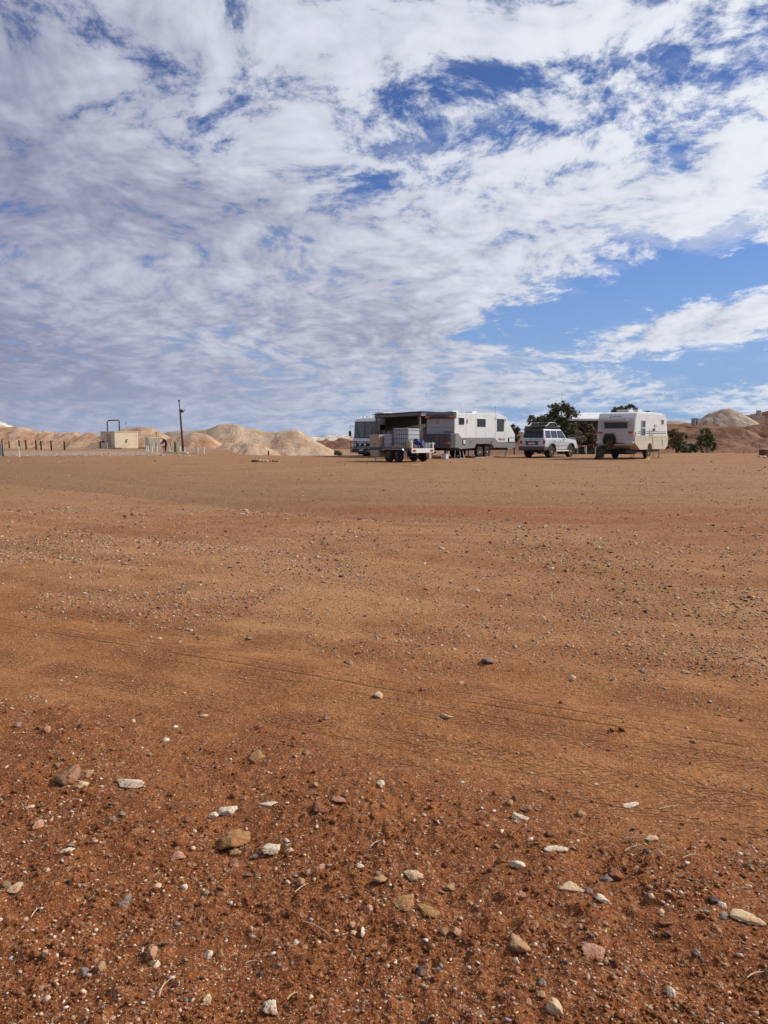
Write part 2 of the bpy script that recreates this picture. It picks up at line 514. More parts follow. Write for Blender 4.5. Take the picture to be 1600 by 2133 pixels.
# ------------------------------------------------------------------ spoil heaps
def earth_material(name, c0, c1, c2, scale=1.0, rill=1.0):
    m, n, b = new_mat(name)
    P = n.coord('Object')
    x, y, z = n.sep(P)
    g = n.noise(n.vmul(P, (1.0, 1.0, .35)), .35 * scale, 5, .62)
    f = n.noise(P, 2.6 * scale, 5, .65)
    s = n.noise(n.vmul(P, (1.0, .5, .18)), 1.5 * scale, 4, .6)
    c = n.mix(n.smooth(g, .36, .64), c0, c1)
    c = n.mix(n.smooth(s, .48, .62) * .85, c, c2)
    c = n.mix(n.smooth(f, .56, .72) * .5, c, tuple(min(1, k * 1.35) for k in c1))
    c = n.mix(n.smooth(f, .44, .30) * .55, c, tuple(k * .55 for k in c0))
    n.put(b.inputs['Base Color'], c)
    b.inputs['Roughness'].default_value = .97
    b.inputs['Specular IOR Level'].default_value = .1
    bump(n, b, f + n.noise(P, 9.0 * scale, 3, .6) * .4, 1.0, .17 * rill)
    return m
M_TAN = earth_material('tan_spoil', (.39, .275, .185), (.53, .395, .280), (.43, .260, .155))
M_PINK = earth_material('pink_spoil', (.37, .225, .140), (.52, .355, .240), (.40, .205, .110))
M_GREY = earth_material('grey_spoil', (.30, .240, .180), (.43, .355, .280), (.32, .215, .14))
M_WHITE = earth_material('white_spoil', (.52, .45, .38), (.66, .60, .53), (.44, .31, .22))
M_REDHILL = earth_material('red_bank', (.155, .080, .048), (.255, .150, .096), (.17, .062, .030))

def seg_dist(px, py, ax, ay, bx, by):
    dx, dy = bx - ax, by - ay
    L = dx * dx + dy * dy + 1e-9
    t = np.clip(((px - ax) * dx + (py - ay) * dy) / L, 0, 1)
    return np.hypot(px - ax - t * dx, py - ay - t * dy), t
def heap(name, pts, mat, slope=.62, base=-1.2, res=.35, seed=1, rough=.22, rill=.20, soft=.5):
    """an earth heap at its angle of repose below a crest line; pts = (x, y, z) of the crest"""
    pts = [tuple(p) for p in pts]
    hmax = max(p[2] for p in pts) - base
    rad = hmax / slope + 2
    x0, x1 = min(p[0] for p in pts) - rad, max(p[0] for p in pts) + rad
    y0, y1 = min(p[1] for p in pts) - rad, max(p[1] for p in pts) + rad
    xs = np.arange(x0, x1, res); ys = np.arange(y0, y1, res * 1.2)
    X, Y = np.meshgrid(xs, ys)
    wx = fbm(X * .18, Y * .18, 3, seed) * .5; wy = fbm(X * .18, Y * .18, 3, seed + 50) * .5
    Z = np.full(X.shape, -1e3); along = np.zeros(X.shape); best = np.full(X.shape, -1e3)
    acc = 0
    for k in range(max(1, len(pts) - 1)):
        a = pts[k]; b = pts[min(k + 1, len(pts) - 1)]
        d, t = seg_dist(X + wx, Y + wy, a[0], a[1], b[0], b[1])
        d = np.sqrt(d * d + soft * soft) - soft * .6
        h = a[2] + (b[2] - a[2]) * t - slope * d
        sel = h > best
        best = np.maximum(best, h)
        L = math.hypot(b[0] - a[0], b[1] - a[1])
        along = np.where(sel, acc + t * L, along); acc += L
    Z = best
    dep = np.clip((max(p[2] for p in pts) - Z) / hmax, 0, 1)
    Z = Z + fbm(X * .45, Y * .45, 4, seed + 9) * rough * (.4 + dep) + fbm(X * 1.9, Y * 1.9, 3, seed + 19) * rough * .35
    # rills running down the flanks
    rl = np.abs(fbm((along + wx) * 1.1, dep * .5 + Y * .02, 3, seed + 29))
    Z = Z - rill * (1 - sstep(rl, 0, .22)) * sstep(dep, .12, .4)
    Z = np.maximum(Z, base - .6)
    o = grid_object(name, X, Y, Z)
    o.data.materials.append(mat)
    o['kind'] = 'structure'
    return o
def crest(prof, Y, dy=0.0):
    out = []
    for i, (px, py) in enumerate(prof):
        out.append(at(px, py, Y + dy * i))
    return out
# left ridge, mounds behind the works, the long grey-tan heap, and the far banks
heap('spoil_heap', crest([(-60, 872), (-22, 868), (6, 883)], 165), M_WHITE, .5, 0, .8, 3, .3)
heap('spoil_heap', crest([(-150, 880), (0, 886), (48, 890), (76, 895), (104, 899), (128, 900), (152, 898), (182, 899), (206, 904), (246, 906), (290, 908)], 112, -.6), M_PINK, .40, -.6, .33, 5, .42, .40)
heap('spoil_heap', crest([(345, 904), (359, 897), (375, 894.5), (399, 895.5), (416, 893.5), (440, 892)], 110), M_GREY, .60, -1.3, .35, 8, .15, .12)
heap('spoil_heap', crest([(250, 897), (264, 890.5), (294, 887), (310, 888.5), (327, 899), (345, 907)], 100), M_PINK, .56, -1.0, .28, 11, .18, .2)
heap('spoil_heap', crest([(438, 891), (465, 881.5), (488, 881.5), (509, 889), (527, 890.5), (547, 896.5), (569, 897.5), (607, 893), (618, 893.5)], 98), M_TAN, .63, -1.2, .28, 14, .14, .16)
heap('spoil_heap', crest([(360, 909), (390, 904), (408, 899.5), (424, 902)], 92.5), M_PINK, .58, -1.1, .26, 17, .14, .16)
heap('spoil_heap', crest([(470, 921), (520, 919), (548, 925)], 89), M_TAN, .60, -1.2, .26, 19, .25, .3)
heap('spoil_heap', crest([(640, 907), (668, 909), (684, 906), (705, 907), (722, 905), (760, 904), (830, 906), (900, 904)], 210, 1.0), M_WHITE, .5, -1.0, .9, 23, .9, .6)
heap('spoil_heap', crest([(630, 921), (672, 918), (705, 914), (745, 912), (800, 915), (860, 918), (960, 912), (1050, 904), (1085, 899), (1100, 903)], 165, .5), M_REDHILL, .33, -1.3, .7, 26, .8, .5)

# hillside of diggings on the right, and the heaps standing on it
def hill_z(X, Y):
    t = sstep(Y, 74, 150)
    side = sstep(X / np.maximum(Y, 1), .13, .33)
    z = -1.15 + side * (3.4 * sstep(Y, 92, 158) + .8 * sstep(Y, 72, 92))
    z = z + side * sstep(Y, 80, 110) * (fbm(X * .07, Y * .07, 4, 61) * 1.3 + np.abs(fbm(X * .16, Y * .16, 4, 67)) * 1.1)
    z = z + side * fbm(X * .5, Y * .5, 4, 71) * .22
    return z + .2 * sstep(Y, 160, 230) * side
def hillside():
    xs = np.linspace(0, 1, 260); ys = np.geomspace(71, 260, 300)
    Y = np.repeat(ys[:, None], 260, 1); X = Y * (.10 + .62 * xs[None, :])
    Z = hill_z(X, Y)
    o = grid_object('hillside', X, Y, Z); o.data.materials.append(M_REDHILL); o['kind'] = 'structure'
hillside()
heap('spoil_heap', crest([(1390, 879), (1398, 875), (1414, 876), (1430, 878.5)], 190), M_GREY, .5, 2.5, .5, 31, .4)
heap('spoil_heap', crest([(1456, 873), (1482, 858.5), (1508, 851), (1519, 849), (1529, 852.5), (1537, 861)], 160), M_GREY, .60, 3.0, .35, 34, .35, .3)
heap('spoil_heap', crest([(1540, 866), (1548, 863), (1565, 861), (1588, 858.5), (1604, 855), (1660, 851), (1760, 848)], 178), M_REDHILL, .45, 3.0, .5, 37, .4)
heap('spoil_heap', crest([(1470, 892), (1500, 888), (1535, 889), (1552, 893)], 118), M_REDHILL, .45, -.5, .4, 41, .35, .4)
heap('spoil_heap', crest([(1570, 884), (1600, 878), (1660, 872)], 128), M_REDHILL, .45, .0, .4, 44, .4, .4)
# ------------------------------------------------------------------ rocks
def ico(sub):
    bm = bmesh.new(); bmesh.ops.create_icosphere(bm, subdivisions=sub, radius=1)
    v = np.array([p.co[:] for p in bm.verts]); f = np.array([[q.index for q in p.verts] for p in bm.faces])
    bm.free(); return v, f
ICO = {k: ico(k) for k in (1, 2, 3, 4)}
def rock_verts(sub, rng, planes=11, cut=.38, grain=.12):
    v, f = ICO[sub]
    n = rng.normal(size=(planes, 3)); n /= np.linalg.norm(n, axis=1)[:, None]
    h = rng.uniform(cut, .80, planes)
    d = v @ n.T
    r = np.min(np.where(d > .05, h / np.maximum(d, .05), 9), axis=1)
    r = np.minimum(r, 1.12)
    s = rng.uniform(0, 100)
    g = fbm(v[:, 0] * 2.2 + s + v[:, 2], v[:, 1] * 2.2 + v[:, 2] * 1.7, 4, int(rng.integers(1e6)))
    return v * (r * (1 + g * grain * 2.2))[:, None], f
def mesh_np(name, v, f, smooth=False, col=None):
    me = bpy.data.meshes.new(name)
    k = f.shape[1]
    me.vertices.add(len(v)); me.vertices.foreach_set('co', np.asarray(v, np.float32).ravel())
    me.loops.add(f.size); me.loops.foreach_set('vertex_index', f.astype(np.int32).ravel())
    me.polygons.add(len(f))
    me.polygons.foreach_set('loop_start', np.arange(0, f.size, k, dtype=np.int32))
    me.polygons.foreach_set('loop_total', np.full(len(f), k, dtype=np.int32))
    if smooth: me.polygons.foreach_set('use_smooth', np.ones(len(f), dtype=bool))
    me.update(calc_edges=True)
    if col is not None:
        a = me.attributes.new('tint', 'FLOAT_COLOR', 'POINT')
        c = np.ones((len(v), 4), np.float32); c[:, :3] = col
        a.data.foreach_set('color', c.ravel())
    return me
def stone_material(name, c0, c1, stain=(.30, .11, .045), amt=.5):
    m, n, b = new_mat(name)
    P = n.coord('Object')
    f = n.noise(P, 28.0, 5, .65); g = n.noise(P, 90.0, 3, .6)
    c = n.mix(n.smooth(f, .35, .65), c0, c1)
    c = n.mix(n.smooth(g, .55, .7) * .4, c, tuple(min(.9, k * 1.25) for k in c1))
    c = n.mix(n.smooth(n.noise(P, 16.0, 4, .6), .42, .62) * amt, c, stain)      # red dust caught on the stone
    n.put(b.inputs['Base Color'], c); b.inputs['Roughness'].default_value = .9
    b.inputs['Specular IOR Level'].default_value = .2
    bump(n, b, f + g * .5, 1.0, .009)
    return m
STONE = {
    'white': stone_material('white_stone', (.52, .42, .30), (.70, .61, .47), amt=.5),
    'cream': stone_material('cream_stone', (.47, .33, .19), (.62, .47, .30), amt=.55),
    'tan': stone_material('tan_stone', (.29, .175, .085), (.41, .27, .145), amt=.6),
    'ochre': stone_material('ochre_stone', (.24, .135, .05), (.36, .22, .095), amt=.6),
    'pink': stone_material('pink_stone', (.34, .17, .105), (.46, .275, .185), amt=.6),
    'red': stone_material('red_brown_stone', (.15, .055, .030), (.24, .10, .055)),
    'dark': stone_material('dark_stone', (.060, .040, .034), (.12, .085, .07), amt=.35),
    'grey': stone_material('grey_stone', (.15, .12, .10), (.26, .215, .18), amt=.45),
    'brown': stone_material('brown_stone', (.20, .115, .06), (.31, .19, .105)),
}
SIZES = {}
def stone(px, py, w, h, kind, label, seed, flat=None, tilt=0.0, sub=4, bury=.30, group='stones lying on the red dirt', name='stone'):
    """px, py: where it lies in the photograph; w, h its size there in photograph pixels"""
    rng = np.random.default_rng(seed)
    p = on_ground(px, py + h * .25)
    z = gz(p.x, p.y)
    dist = math.sqrt(p.x ** 2 + p.y ** 2 + CAM_H ** 2)
    m_px = dist / FPX
    hw = w * m_px * (.47 if flat is None else .52)
    dep = math.atan2(CAM_H, math.hypot(p.x, p.y))
    # what is seen as height is part depth on the ground, part standing height
    hh = h * m_px
    deep = min(hw * 1.5, max(hw * .55, hh / max(.25, math.sin(dep)) * .42))
    tall = max(hw * .20, (hh - deep * math.sin(dep) * .9) * .55) if flat is None else flat * hw
    tall = min(tall, hw * .95)
    v, f = rock_verts(sub, rng)
    v = v / np.abs(v).max(0)
    a = rng.uniform(-.35, .35) + tilt
    c, s_ = math.cos(a), math.sin(a)
    v = v * np.array((hw * .96, deep, tall * 1.15))
    v = np.stack((v[:, 0] * c - v[:, 1] * s_, v[:, 0] * s_ + v[:, 1] * c, v[:, 2]), -1)
    me = mesh_np(name, v, f)
    me.materials.append(STONE[kind])
    o = link(bpy.data.objects.new(name, me))
    o.location = (p.x, p.y, z + tall * (1 - bury * 2) * .95)
    tag(o, label, 'stone', group)
    return o
HERO = [
 (787,1447,28,20,'cream','lone cream rock standing on the smooth tyre track, mid picture',None),
 (275,1643,72,22,'white','large flat cream-white slab flush with the dirt, lower left',.16),
 (150,1629,62,30,'brown','largest brown rock of the lower left, beside the cream-white slab',None),
 (184,1622,40,16,'tan','tan rock leaning against the back of the large brown rock',None),
 (170,1647,24,22,'cream','small cream rock in front of the large brown rock, lower left',None),
 (538,1581,44,26,'ochre','olive-brown blocky rock alone on smooth dirt, left of centre',None),
 (478,1698,56,24,'white','rounded grey-white rock left of centre above the ochre rock',None),
 (446,1709,26,14,'white','small white stone touching the rounded grey-white rock',None),
 (488,1750,74,38,'ochre','big ochre-yellow rock half buried, left of centre',.42),
 (490,1774,28,24,'tan','tan chip leaning on the front of the big ochre-yellow rock',None),
 (486,1801,26,22,'brown','brown pebble lying below the tan chip and ochre rock',None),
 (565,1783,40,18,'white','pitted white stone right of the big ochre-yellow rock',None),
 (602,1781,24,14,'cream','cream stone just right of the pitted white stone',None),
 (597,1762,16,9,'white','small white chip above the pitted white stone',None),
 (140,1798,30,16,'white','white stone alone in bare red dirt, far lower left',None),
 (63,1694,24,10,'white','thin white flake near the left edge, below the brown rock',.2),
 (557,1686,44,14,'white','flat white slab flush with the dirt behind the grey-white rock',.14),
 (704,1688,36,14,'pink','flat pale slab flush with the dirt, at picture centre',.14),
 (258,1888,34,28,'grey','square grey-brown block standing in the lower left dirt',None),
 (80,1731,26,20,'pink','rounded pinkish stone near the left edge',None),
 (236,1729,34,18,'brown','low brown stone sunk in the dirt right of the pinkish one',.3),
 (370,1796,30,20,'pink','low pink stone flush in the dirt above the grey-brown block',.2),
 (40,1872,26,26,'cream','cream splintered flake near the lower left edge',.12),
 (325,1858,20,14,'cream','small cream stone above and right of the grey-brown block',None),
 (625,1849,22,18,'tan','rounded orange-tan stone below centre',None),
 (790,1848,34,22,'tan','flat tan stone at the centre line, lower picture',.3),
 (666,1814,24,16,'pink','pinkish brown stone right of the orange-tan one',None),
 (748,1815,22,13,'white','small bright white stone right of the pinkish brown stone',None),
 (317,1999,28,32,'pink','upright pale orange rock, bottom left',None),
 (325,2020,16,12,'white','small white stone in front of the upright pale orange rock',None),
 (435,1992,22,26,'white','jagged white-grey rock, bottom left of centre',None),
 (457,1996,18,18,'ochre','ochre stone touching the jagged white-grey rock',None),
 (175,2031,20,22,'grey','grey-tan stone, left of a matching pair at bottom left',None),
 (209,2034,22,24,'tan','grey-tan stone, right of a matching pair at bottom left',None),
 (565,2111,30,26,'white','white rock with brown speckles at the bottom edge, left of centre',None),
 (434,2102,24,20,'cream','pale rounded stone near the bottom edge, left of the speckled rock',None),
 (615,1971,18,13,'white','white triangular stone left of centre, bottom quarter',None),
 (766,1908,24,18,'pink','brown-pink stone at centre, above the three pale stones',None),
 (733,1939,18,14,'pink','topmost of three pale stones clustered near the bottom centre',None),
 (736,1951,20,14,'cream','lower left of three pale stones clustered near bottom centre',None),
 (755,1952,15,17,'white','lower right of three pale stones clustered near bottom centre',None),
 (654,1644,28,15,'tan','tan stone right of a dark brown one, centre left',None),
 (615,1656,22,14,'red','dark brown stone left of the tan one, centre left',None),
 (793,1642,20,18,'white','small white stone at the centre line above the red strip',None),
 (718,1677,20,13,'red','red-brown stone behind the flat pale slab at centre',None),
 (665,1703,44,18,'red','reddish flat rock embedded left of the flat pale slab',.25),
 (539,1512,28,16,'red','red-brown stone on smooth dirt above the olive-brown rock',None),
 (277,1514,13,14,'cream','small round cream pebble alone on smooth dirt, left',None),
 (426,1491,22,8,'white','thin white flake on smooth dirt, left of centre',.2),
 (680,1495,14,11,'grey','small grey stone on the tread marks at centre',None),
 (638,1573,24,13,'brown','brown-grey stone right of the olive-brown rock',None),
 (100,1540,20,14,'pink','pinkish wedge of stone near the left edge, upper of the stony strip',None),
 (40,1527,14,12,'grey','grey pebble at left edge, upper of the stony strip',None),
 (173,1536,20,11,'dark','dark wedge of stone left, behind the stony strip',None),
 (932,1493,28,14,'cream','pale rock alone on the tyre tracks, right of centre',None),
 (1030,1658,14,16,'red','dark red upright stone left of the stone cluster, right half',None),
 (1073,1670,15,13,'red','dark red stone at the back of the cluster, right half',None),
 (1062,1682,18,14,'tan','tan stone in the middle of the cluster, right half',None),
 (1095,1693,26,15,'brown','brown wedge directly behind the pinkish white slab',None),
 (1088,1712,46,20,'white','pinkish white slab at the front of the cluster, right half',None),
 (1147,1753,21,15,'red','dark red block below right of the pinkish white slab',None),
 (1042,1806,22,14,'red','dark maroon stone left of the white shell-like stone',None),
 (1082,1820,34,17,'white','white shell-like stone right of centre',.35),
 (1158,1784,52,16,'white','long white splinter lying slanted, right of centre',.12),
 (1361,1760,34,13,'cream','thin cream flake by dry twigs, right',.15),
 (857,1836,48,28,'cream','pale orange block just right of centre, lower picture',None),
 (937,1856,28,18,'tan','flat tan stone right of the pale orange block',.25),
 (846,1887,56,42,'ochre','large flat ochre stone buried flush, right of centre',.12),
 (890,1914,46,28,'ochre','second flat ochre stone, lower right of the large flat one',.12),
 (1189,1870,54,19,'cream','long cream stone lying across, right of centre',None),
 (1226,1872,24,15,'grey','grey stone touching the end of the long cream stone',None),
 (1256,1894,30,17,'white','cream-white lump below the long cream stone',None),
 (1262,1839,30,15,'grey','smooth blue-grey disc stone, right half',.35),
 (1277,1827,34,22,'red','flat red-brown slab tilted behind the blue-grey disc',.45),
 (1314,1805,18,13,'red','red-brown stone by the dry twigs, right',None),
 (1085,1886,26,22,'pink','reddish rounded stone below the white shell-like stone',None),
 (1115,1948,26,19,'ochre','orange-ochre stone with a dark left side, lower right',None),
 (1076,1985,58,36,'tan','large tan and white block, lower right of centre',None),
 (1237,2001,46,36,'pink','large smooth pink slab, lower right',.3),
 (951,1960,24,18,'pink','pink-brown round stone, bottom centre right',None),
 (924,1957,20,14,'brown','brown stone touching the pink-brown round one',None),
 (875,2041,26,20,'dark','dark purple stone near the bottom centre',None),
 (1078,2043,18,16,'red','small red round stone under the large tan block',None),
 (1076,2019,16,13,'white','small white stone under the large tan block',None),
 (1130,2068,20,24,'grey','pale grey stone near the bottom, right of centre',None),
 (1124,2095,22,16,'tan','tan-grey stone below the pale grey one, near the bottom edge',None),
 (1162,2124,42,30,'cream','cream boulder cut by the bottom edge',None),
 (1398,2082,20,18,'white','grey-white cube-like stone, bottom right',None),
 (1558,1928,62,26,'cream','long pale splinter slanting down at the right edge',.12),
 (1505,1905,18,13,'white','bright white chip beside a black stone, right',None),
 (1486,1893,22,15,'dark','black stone beside a bright white chip, right',None),
 (1492,1961,20,16,'tan','tan stone with a light face, lower right',None),
 (1387,1942,30,12,'red','dark red flat stone, right of the large smooth pink slab',.3),
 (1449,2003,18,16,'grey','grey stone in a pair with a dark one, right',None),
 (1459,2012,14,11,'dark','dark stone in a pair with a grey one, right',None),
 (1446,1545,18,10,'brown','brown stone on smooth dirt, far right',None),
 (1209,1705,20,14,'tan','tan stone on the edge of the smooth dirt, right of the cluster',None),
 (1313,1682,40,9,'white','thin pale flake on smooth dirt, right',.1),
 (1017,1377,26,11,'grey','smooth grey oval stone, middle distance right of centre',.4),
 (727,1370,24,15,'brown','brown rock on the gravel edge, middle distance at centre',None),
 (957,1426,18,11,'tan','tan rock on the track right of the lone cream rock',None),
 (1193,1407,20,12,'cream','cream rock on the gravel edge, middle distance right',None),
 (332,1322,12,6,'white','white stone on smooth track, middle distance left',None),
 (519,1321,14,7,'grey','dark grey stone on smooth track, left of centre, middle distance',None),
 (1184,1346,12,8,'tan','tan stone among gravel, middle distance right',None),
 (761,1281,12,8,'dark','dark stone among gravel, middle distance centre',None),
 (1063,1238,14,8,'grey','grey pebble among gravel, upper middle distance right',None),
 (1340,1390,26,10,'grey','low grey stone at the gravel edge, far right middle distance',None),
 (1430,1393,18,9,'cream','pale stone right of the low grey stone, middle distance',None),
 (100,1281,0,0,None,None,None),
]
k = 0
for e in HERO:
    if e[4] is None: continue
    k += 1
    px, py, w, h, kind, lab, flat = e
    stone(px, py, w, h, kind, lab, 100 + k, flat, sub=4 if w >= 24 else 3, bury=.39 if flat is None else .25)

# ------------------------------------------------------------------ smaller stones one can still pick out
PAL = {
    'white': ((.60, .51, .40), .10), 'cream': ((.54, .39, .25), .10), 'tan': ((.40, .27, .15), .08), 'pink': ((.46, .28, .20), .07),
    'red': ((.20, .08, .045), .05), 'dark': ((.085, .058, .048), .03), 'grey': ((.24, .21, .19), .06),
}
rng = np.random.default_rng(7)
proto = {}
for kind in ('white', 'cream', 'tan', 'pink', 'red', 'dark', 'grey'):
    for q in range(4):
        v, f = rock_verts(3, rng, 8, .34, .07)
        me = mesh_np('pebble', v, f); me.materials.append(STONE[kind]); proto[kind, q] = me
WORDS = {'white': 'small white pebble', 'cream': 'small cream pebble', 'tan': 'small tan pebble', 'pink': 'small pinkish pebble',
         'red': 'small dark red pebble', 'dark': 'small black pebble', 'grey': 'small grey pebble'}
def strip_v(x, y): return float(track_uv(np.array([x]), np.array([y]))[1][0])
n_p = 0
while n_p < 190:
    px, py = rng.uniform(0, 1600), 1480 + 653 * rng.uniform(0, 1) ** .8
    p = on_ground(px, py)
    if strip_v(p.x, p.y) > -.25 + rng.normal() * .25: continue
    kind = rng.choice(list(WORDS), p=(.25, .2, .15, .13, .12, .07, .08))
    dist = math.sqrt(p.x ** 2 + p.y ** 2 + CAM_H ** 2)
    r = rng.uniform(3.6, 7.6) * dist / FPX
    o = link(bpy.data.objects.new('pebble', proto[kind, int(rng.integers(4))]))
    sc = np.array((rng.uniform(.8, 1.3), rng.uniform(.8, 1.2), rng.uniform(.4, .75))) * r
    o.location = (p.x, p.y, gz(p.x, p.y) + sc[2] * .12); o.scale = sc
    o.rotation_euler = (rng.normal() * .25, rng.normal() * .25, rng.uniform(0, 6.28))
    tag(o, WORDS[kind] + ' lying loose in the stony red strip nearest the camera', 'pebble', WORDS[kind] + 's of the stony strip')
    n_p += 1

# ------------------------------------------------------------------ gravel, grit and crumbs of soil nobody could count
def tint(kind, n, rng):
    c, s = PAL[kind]
    return np.clip(np.array(c) * (1 + rng.normal(0, .16, (n, 1))) + rng.normal(0, .012, (n, 3)), .01, .9)
def scatter(name, X, Y, Rr, cols, label, cat, rng, flat=(.3, .7), sink=.12, oct_=False):
    if oct_:
        bv = np.array([(1, 0, 0), (-1, 0, 0), (0, 1, 0), (0, -1, 0), (0, 0, 1), (0, 0, -1)], float)
        bf = np.array([(0, 2, 4), (2, 1, 4), (1, 3, 4), (3, 0, 4), (2, 0, 5), (1, 2, 5), (3, 1, 5), (0, 3, 5)])
    else:
        bv, bf = ICO[1]
    n, nv = len(X), len(bv)
    V = np.repeat(bv[None], n, 0) * rng.uniform(.5, 1.25, (n, nv, 1))
    V = V * np.stack((rng.uniform(.75, 1.35, n), rng.uniform(.7, 1.1, n), rng.uniform(*flat, n)), -1)[:, None, :]
    # tumble a little, then spin about the vertical
    for ax in (0, 1):
        a = rng.normal(0, .35, n); c, s = np.cos(a)[:, None], np.sin(a)[:, None]
        i, j = ((1, 2), (0, 2))[ax]
        p, q = V[:, :, i].copy(), V[:, :, j].copy()
        V[:, :, i] = p * c - q * s; V[:, :, j] = p * s + q * c
    a = rng.uniform(0, 6.283, n); c, s = np.cos(a)[:, None], np.sin(a)[:, None]
    p, q = V[:, :, 0].copy(), V[:, :, 1].copy()
    V[:, :, 0] = p * c - q * s; V[:, :, 1] = p * s + q * c
    V = V * Rr[:, None, None]
    Z = ground_z(X, Y)
    V[:, :, 0] += X[:, None]; V[:, :, 1] += Y[:, None]; V[:, :, 2] += (Z + Rr * sink)[:, None]
    F = (bf[None] + (np.arange(n) * nv)[:, None, None]).reshape(-1, 3)
    me = mesh_np(name, V.reshape(-1, 3), F, col=np.repeat(cols, nv, 0))
    me.materials.append(M_GRAVEL)
    o = link(bpy.data.objects.new(name, me))
    tag(o, label, cat, kind='stuff')
    return o
def gravel_material():
    m, n, b = new_mat('gravel')
    P = n.coord('Object')
    c = n.mix(n.smooth(n.noise(P, 160.0, 2, .6), .45, .65) * .35, n.attr('tint'), (.28, .105, .040))
    n.put(b.inputs['Base Color'], c); b.inputs['Roughness'].default_value = .92; b.inputs['Specular IOR Level'].default_value = .15
    return m
M_GRAVEL = gravel_material()
def sample(n, py0, py1, rng, power=1.0, margin=250):
    px = rng.uniform(-margin, 1600 + margin, n); py = py0 + (py1 - py0) * rng.uniform(0, 1, n) ** power
    u = (px - 800) / FPX; v = (1066.5 - py) / FPX
    dz = -math.sin(PITCH) + v * math.cos(PITCH); dy = math.cos(PITCH) + v * math.sin(PITCH)
    t = -CAM_H / dz
    return u * t, dy * t, t * np.sqrt(1 + u * u + v * v)
def kinds(n, rng, w):
    names = list(w); p = np.array([w[k] for k in names]); idx = rng.choice(len(names), n, p=p / p.sum())
    cols = np.zeros((n, 3))
    for i, k in enumerate(names):
        s = idx == i; cols[s] = tint(k, s.sum(), rng)
    return cols
# stony strip by the camera
X, Y, Dd = sample(20500, 1460, 2300, rng, .75, 620)
u, v = track_uv(X, Y); w = fbm(X * 1.4, Y * 1.4, 3, 91)
w3 = fbm(X * 1.9, Y * 1.9, 3, 98)
keep = rng.uniform(0, 1, len(X)) < (.10 + .9 * sstep(-v + w * .7, .1, .9)) * (.35 + .65 * sstep(w3, -.2, .2))
X, Y, Dd = X[keep], Y[keep], Dd[keep]
Rr = np.clip(rng.lognormal(math.log(1.8), .58, len(X)), .8, 7.0) * Dd / FPX
scatter('gravel', X, Y, Rr, kinds(len(X), rng, {'white': .20, 'cream': .26, 'tan': .20, 'pink': .12, 'red': .10, 'dark': .06, 'grey': .06}),
        'loose pale chips strewn over the stony red strip by the camera', 'gravel', rng)
X, Y, Dd = sample(54000, 1470, 2300, rng, .75, 620)
u, v = track_uv(X, Y); w = fbm(X * 1.1, Y * 1.1, 3, 93)
w3 = fbm(X * 2.6, Y * 2.6, 3, 97)
keep = rng.uniform(0, 1, len(X)) < (.05 + .95 * sstep(-v + w * .9, .15, .9)) * (.18 + .82 * sstep(w3, -.12, .22))
X, Y, Dd = X[keep], Y[keep], Dd[keep]
Rr = np.clip(rng.lognormal(math.log(2.1), .62, len(X)), .9, 9.0) * Dd / FPX
soil = np.array((.180, .063, .021)) * (1 + rng.normal(0, .22, (len(X), 1)))
scatter('soil_crumbs', X, Y, Rr, np.clip(soil, .01, .5), 'crumbly clods of dark red soil in the strip by the camera', 'soil', rng, flat=(.45, .95), sink=.05, oct_=True)
# gravelly middle of the lot
X, Y, Dd = sample(84000, 1058, 1480, rng, 1.0, 240)
u, v = track_uv(X, Y); w = fbm(X * .35, Y * .35, 4, 95); w2 = fbm(X * 1.5, Y * 1.5, 3, 96)
dn = sstep(v + w * 2.2 + w2, .9, 2.6) * (1 - .8 * sstep(v + w * 2, 8.4, 10.5))
dn = dn * (.22 + .78 * sstep(w + .25 * w2 + .02 * X, -.12, .25)) + .035
keep = rng.uniform(0, 1, len(X)) < dn
X, Y, Dd = X[keep], Y[keep], Dd[keep]
Rr = np.clip(rng.lognormal(math.log(1.65), .50, len(X)), .8, 6.5) * Dd / FPX
scatter('gravel', X, Y, Rr, kinds(len(X), rng, {'white': .08, 'cream': .22, 'tan': .26, 'pink': .08, 'red': .14, 'dark': .12, 'grey': .10}),
        'mixed gravel scattered over the dusty middle of the lot', 'gravel', rng, oct_=True)
# sparse stones on the far lot
X, Y, Dd = sample(16000, 958, 1075, rng, .8, 120)
Rr = np.clip(rng.lognormal(math.log(1.15), .45, len(X)), .6, 3.2) * Dd / FPX
keep = (rng.uniform(0, 1, len(X)) < .35) & (lot_edge(X, Y) < -1)
X, Y, Dd, Rr = X[keep], Y[keep], Dd[keep], Rr[keep]
scatter('gravel', X, Y, Rr, kinds(len(X), rng, {'cream': .22, 'tan': .30, 'red': .22, 'dark': .14, 'grey': .12}),
        'sparse small stones on the far side of the lot', 'gravel', rng, oct_=True)
# rubble along the edge of the works on the left
n_r = 1500
Y = rng.uniform(54.5, 66, n_r); X = -rng.uniform(13.5, 33, n_r) * Y / 57
Rr = np.clip(rng.lognormal(math.log(.045), .5, n_r), .02, .16)
Rr = np.where((Y > 58.5), Rr * .6, Rr)
scatter('rubble', X, Y, Rr, kinds(n_r, rng, {'white': .12, 'cream': .22, 'tan': .3, 'grey': .36}),
        'pale broken rubble along the edge of the works on the left', 'rubble', rng)
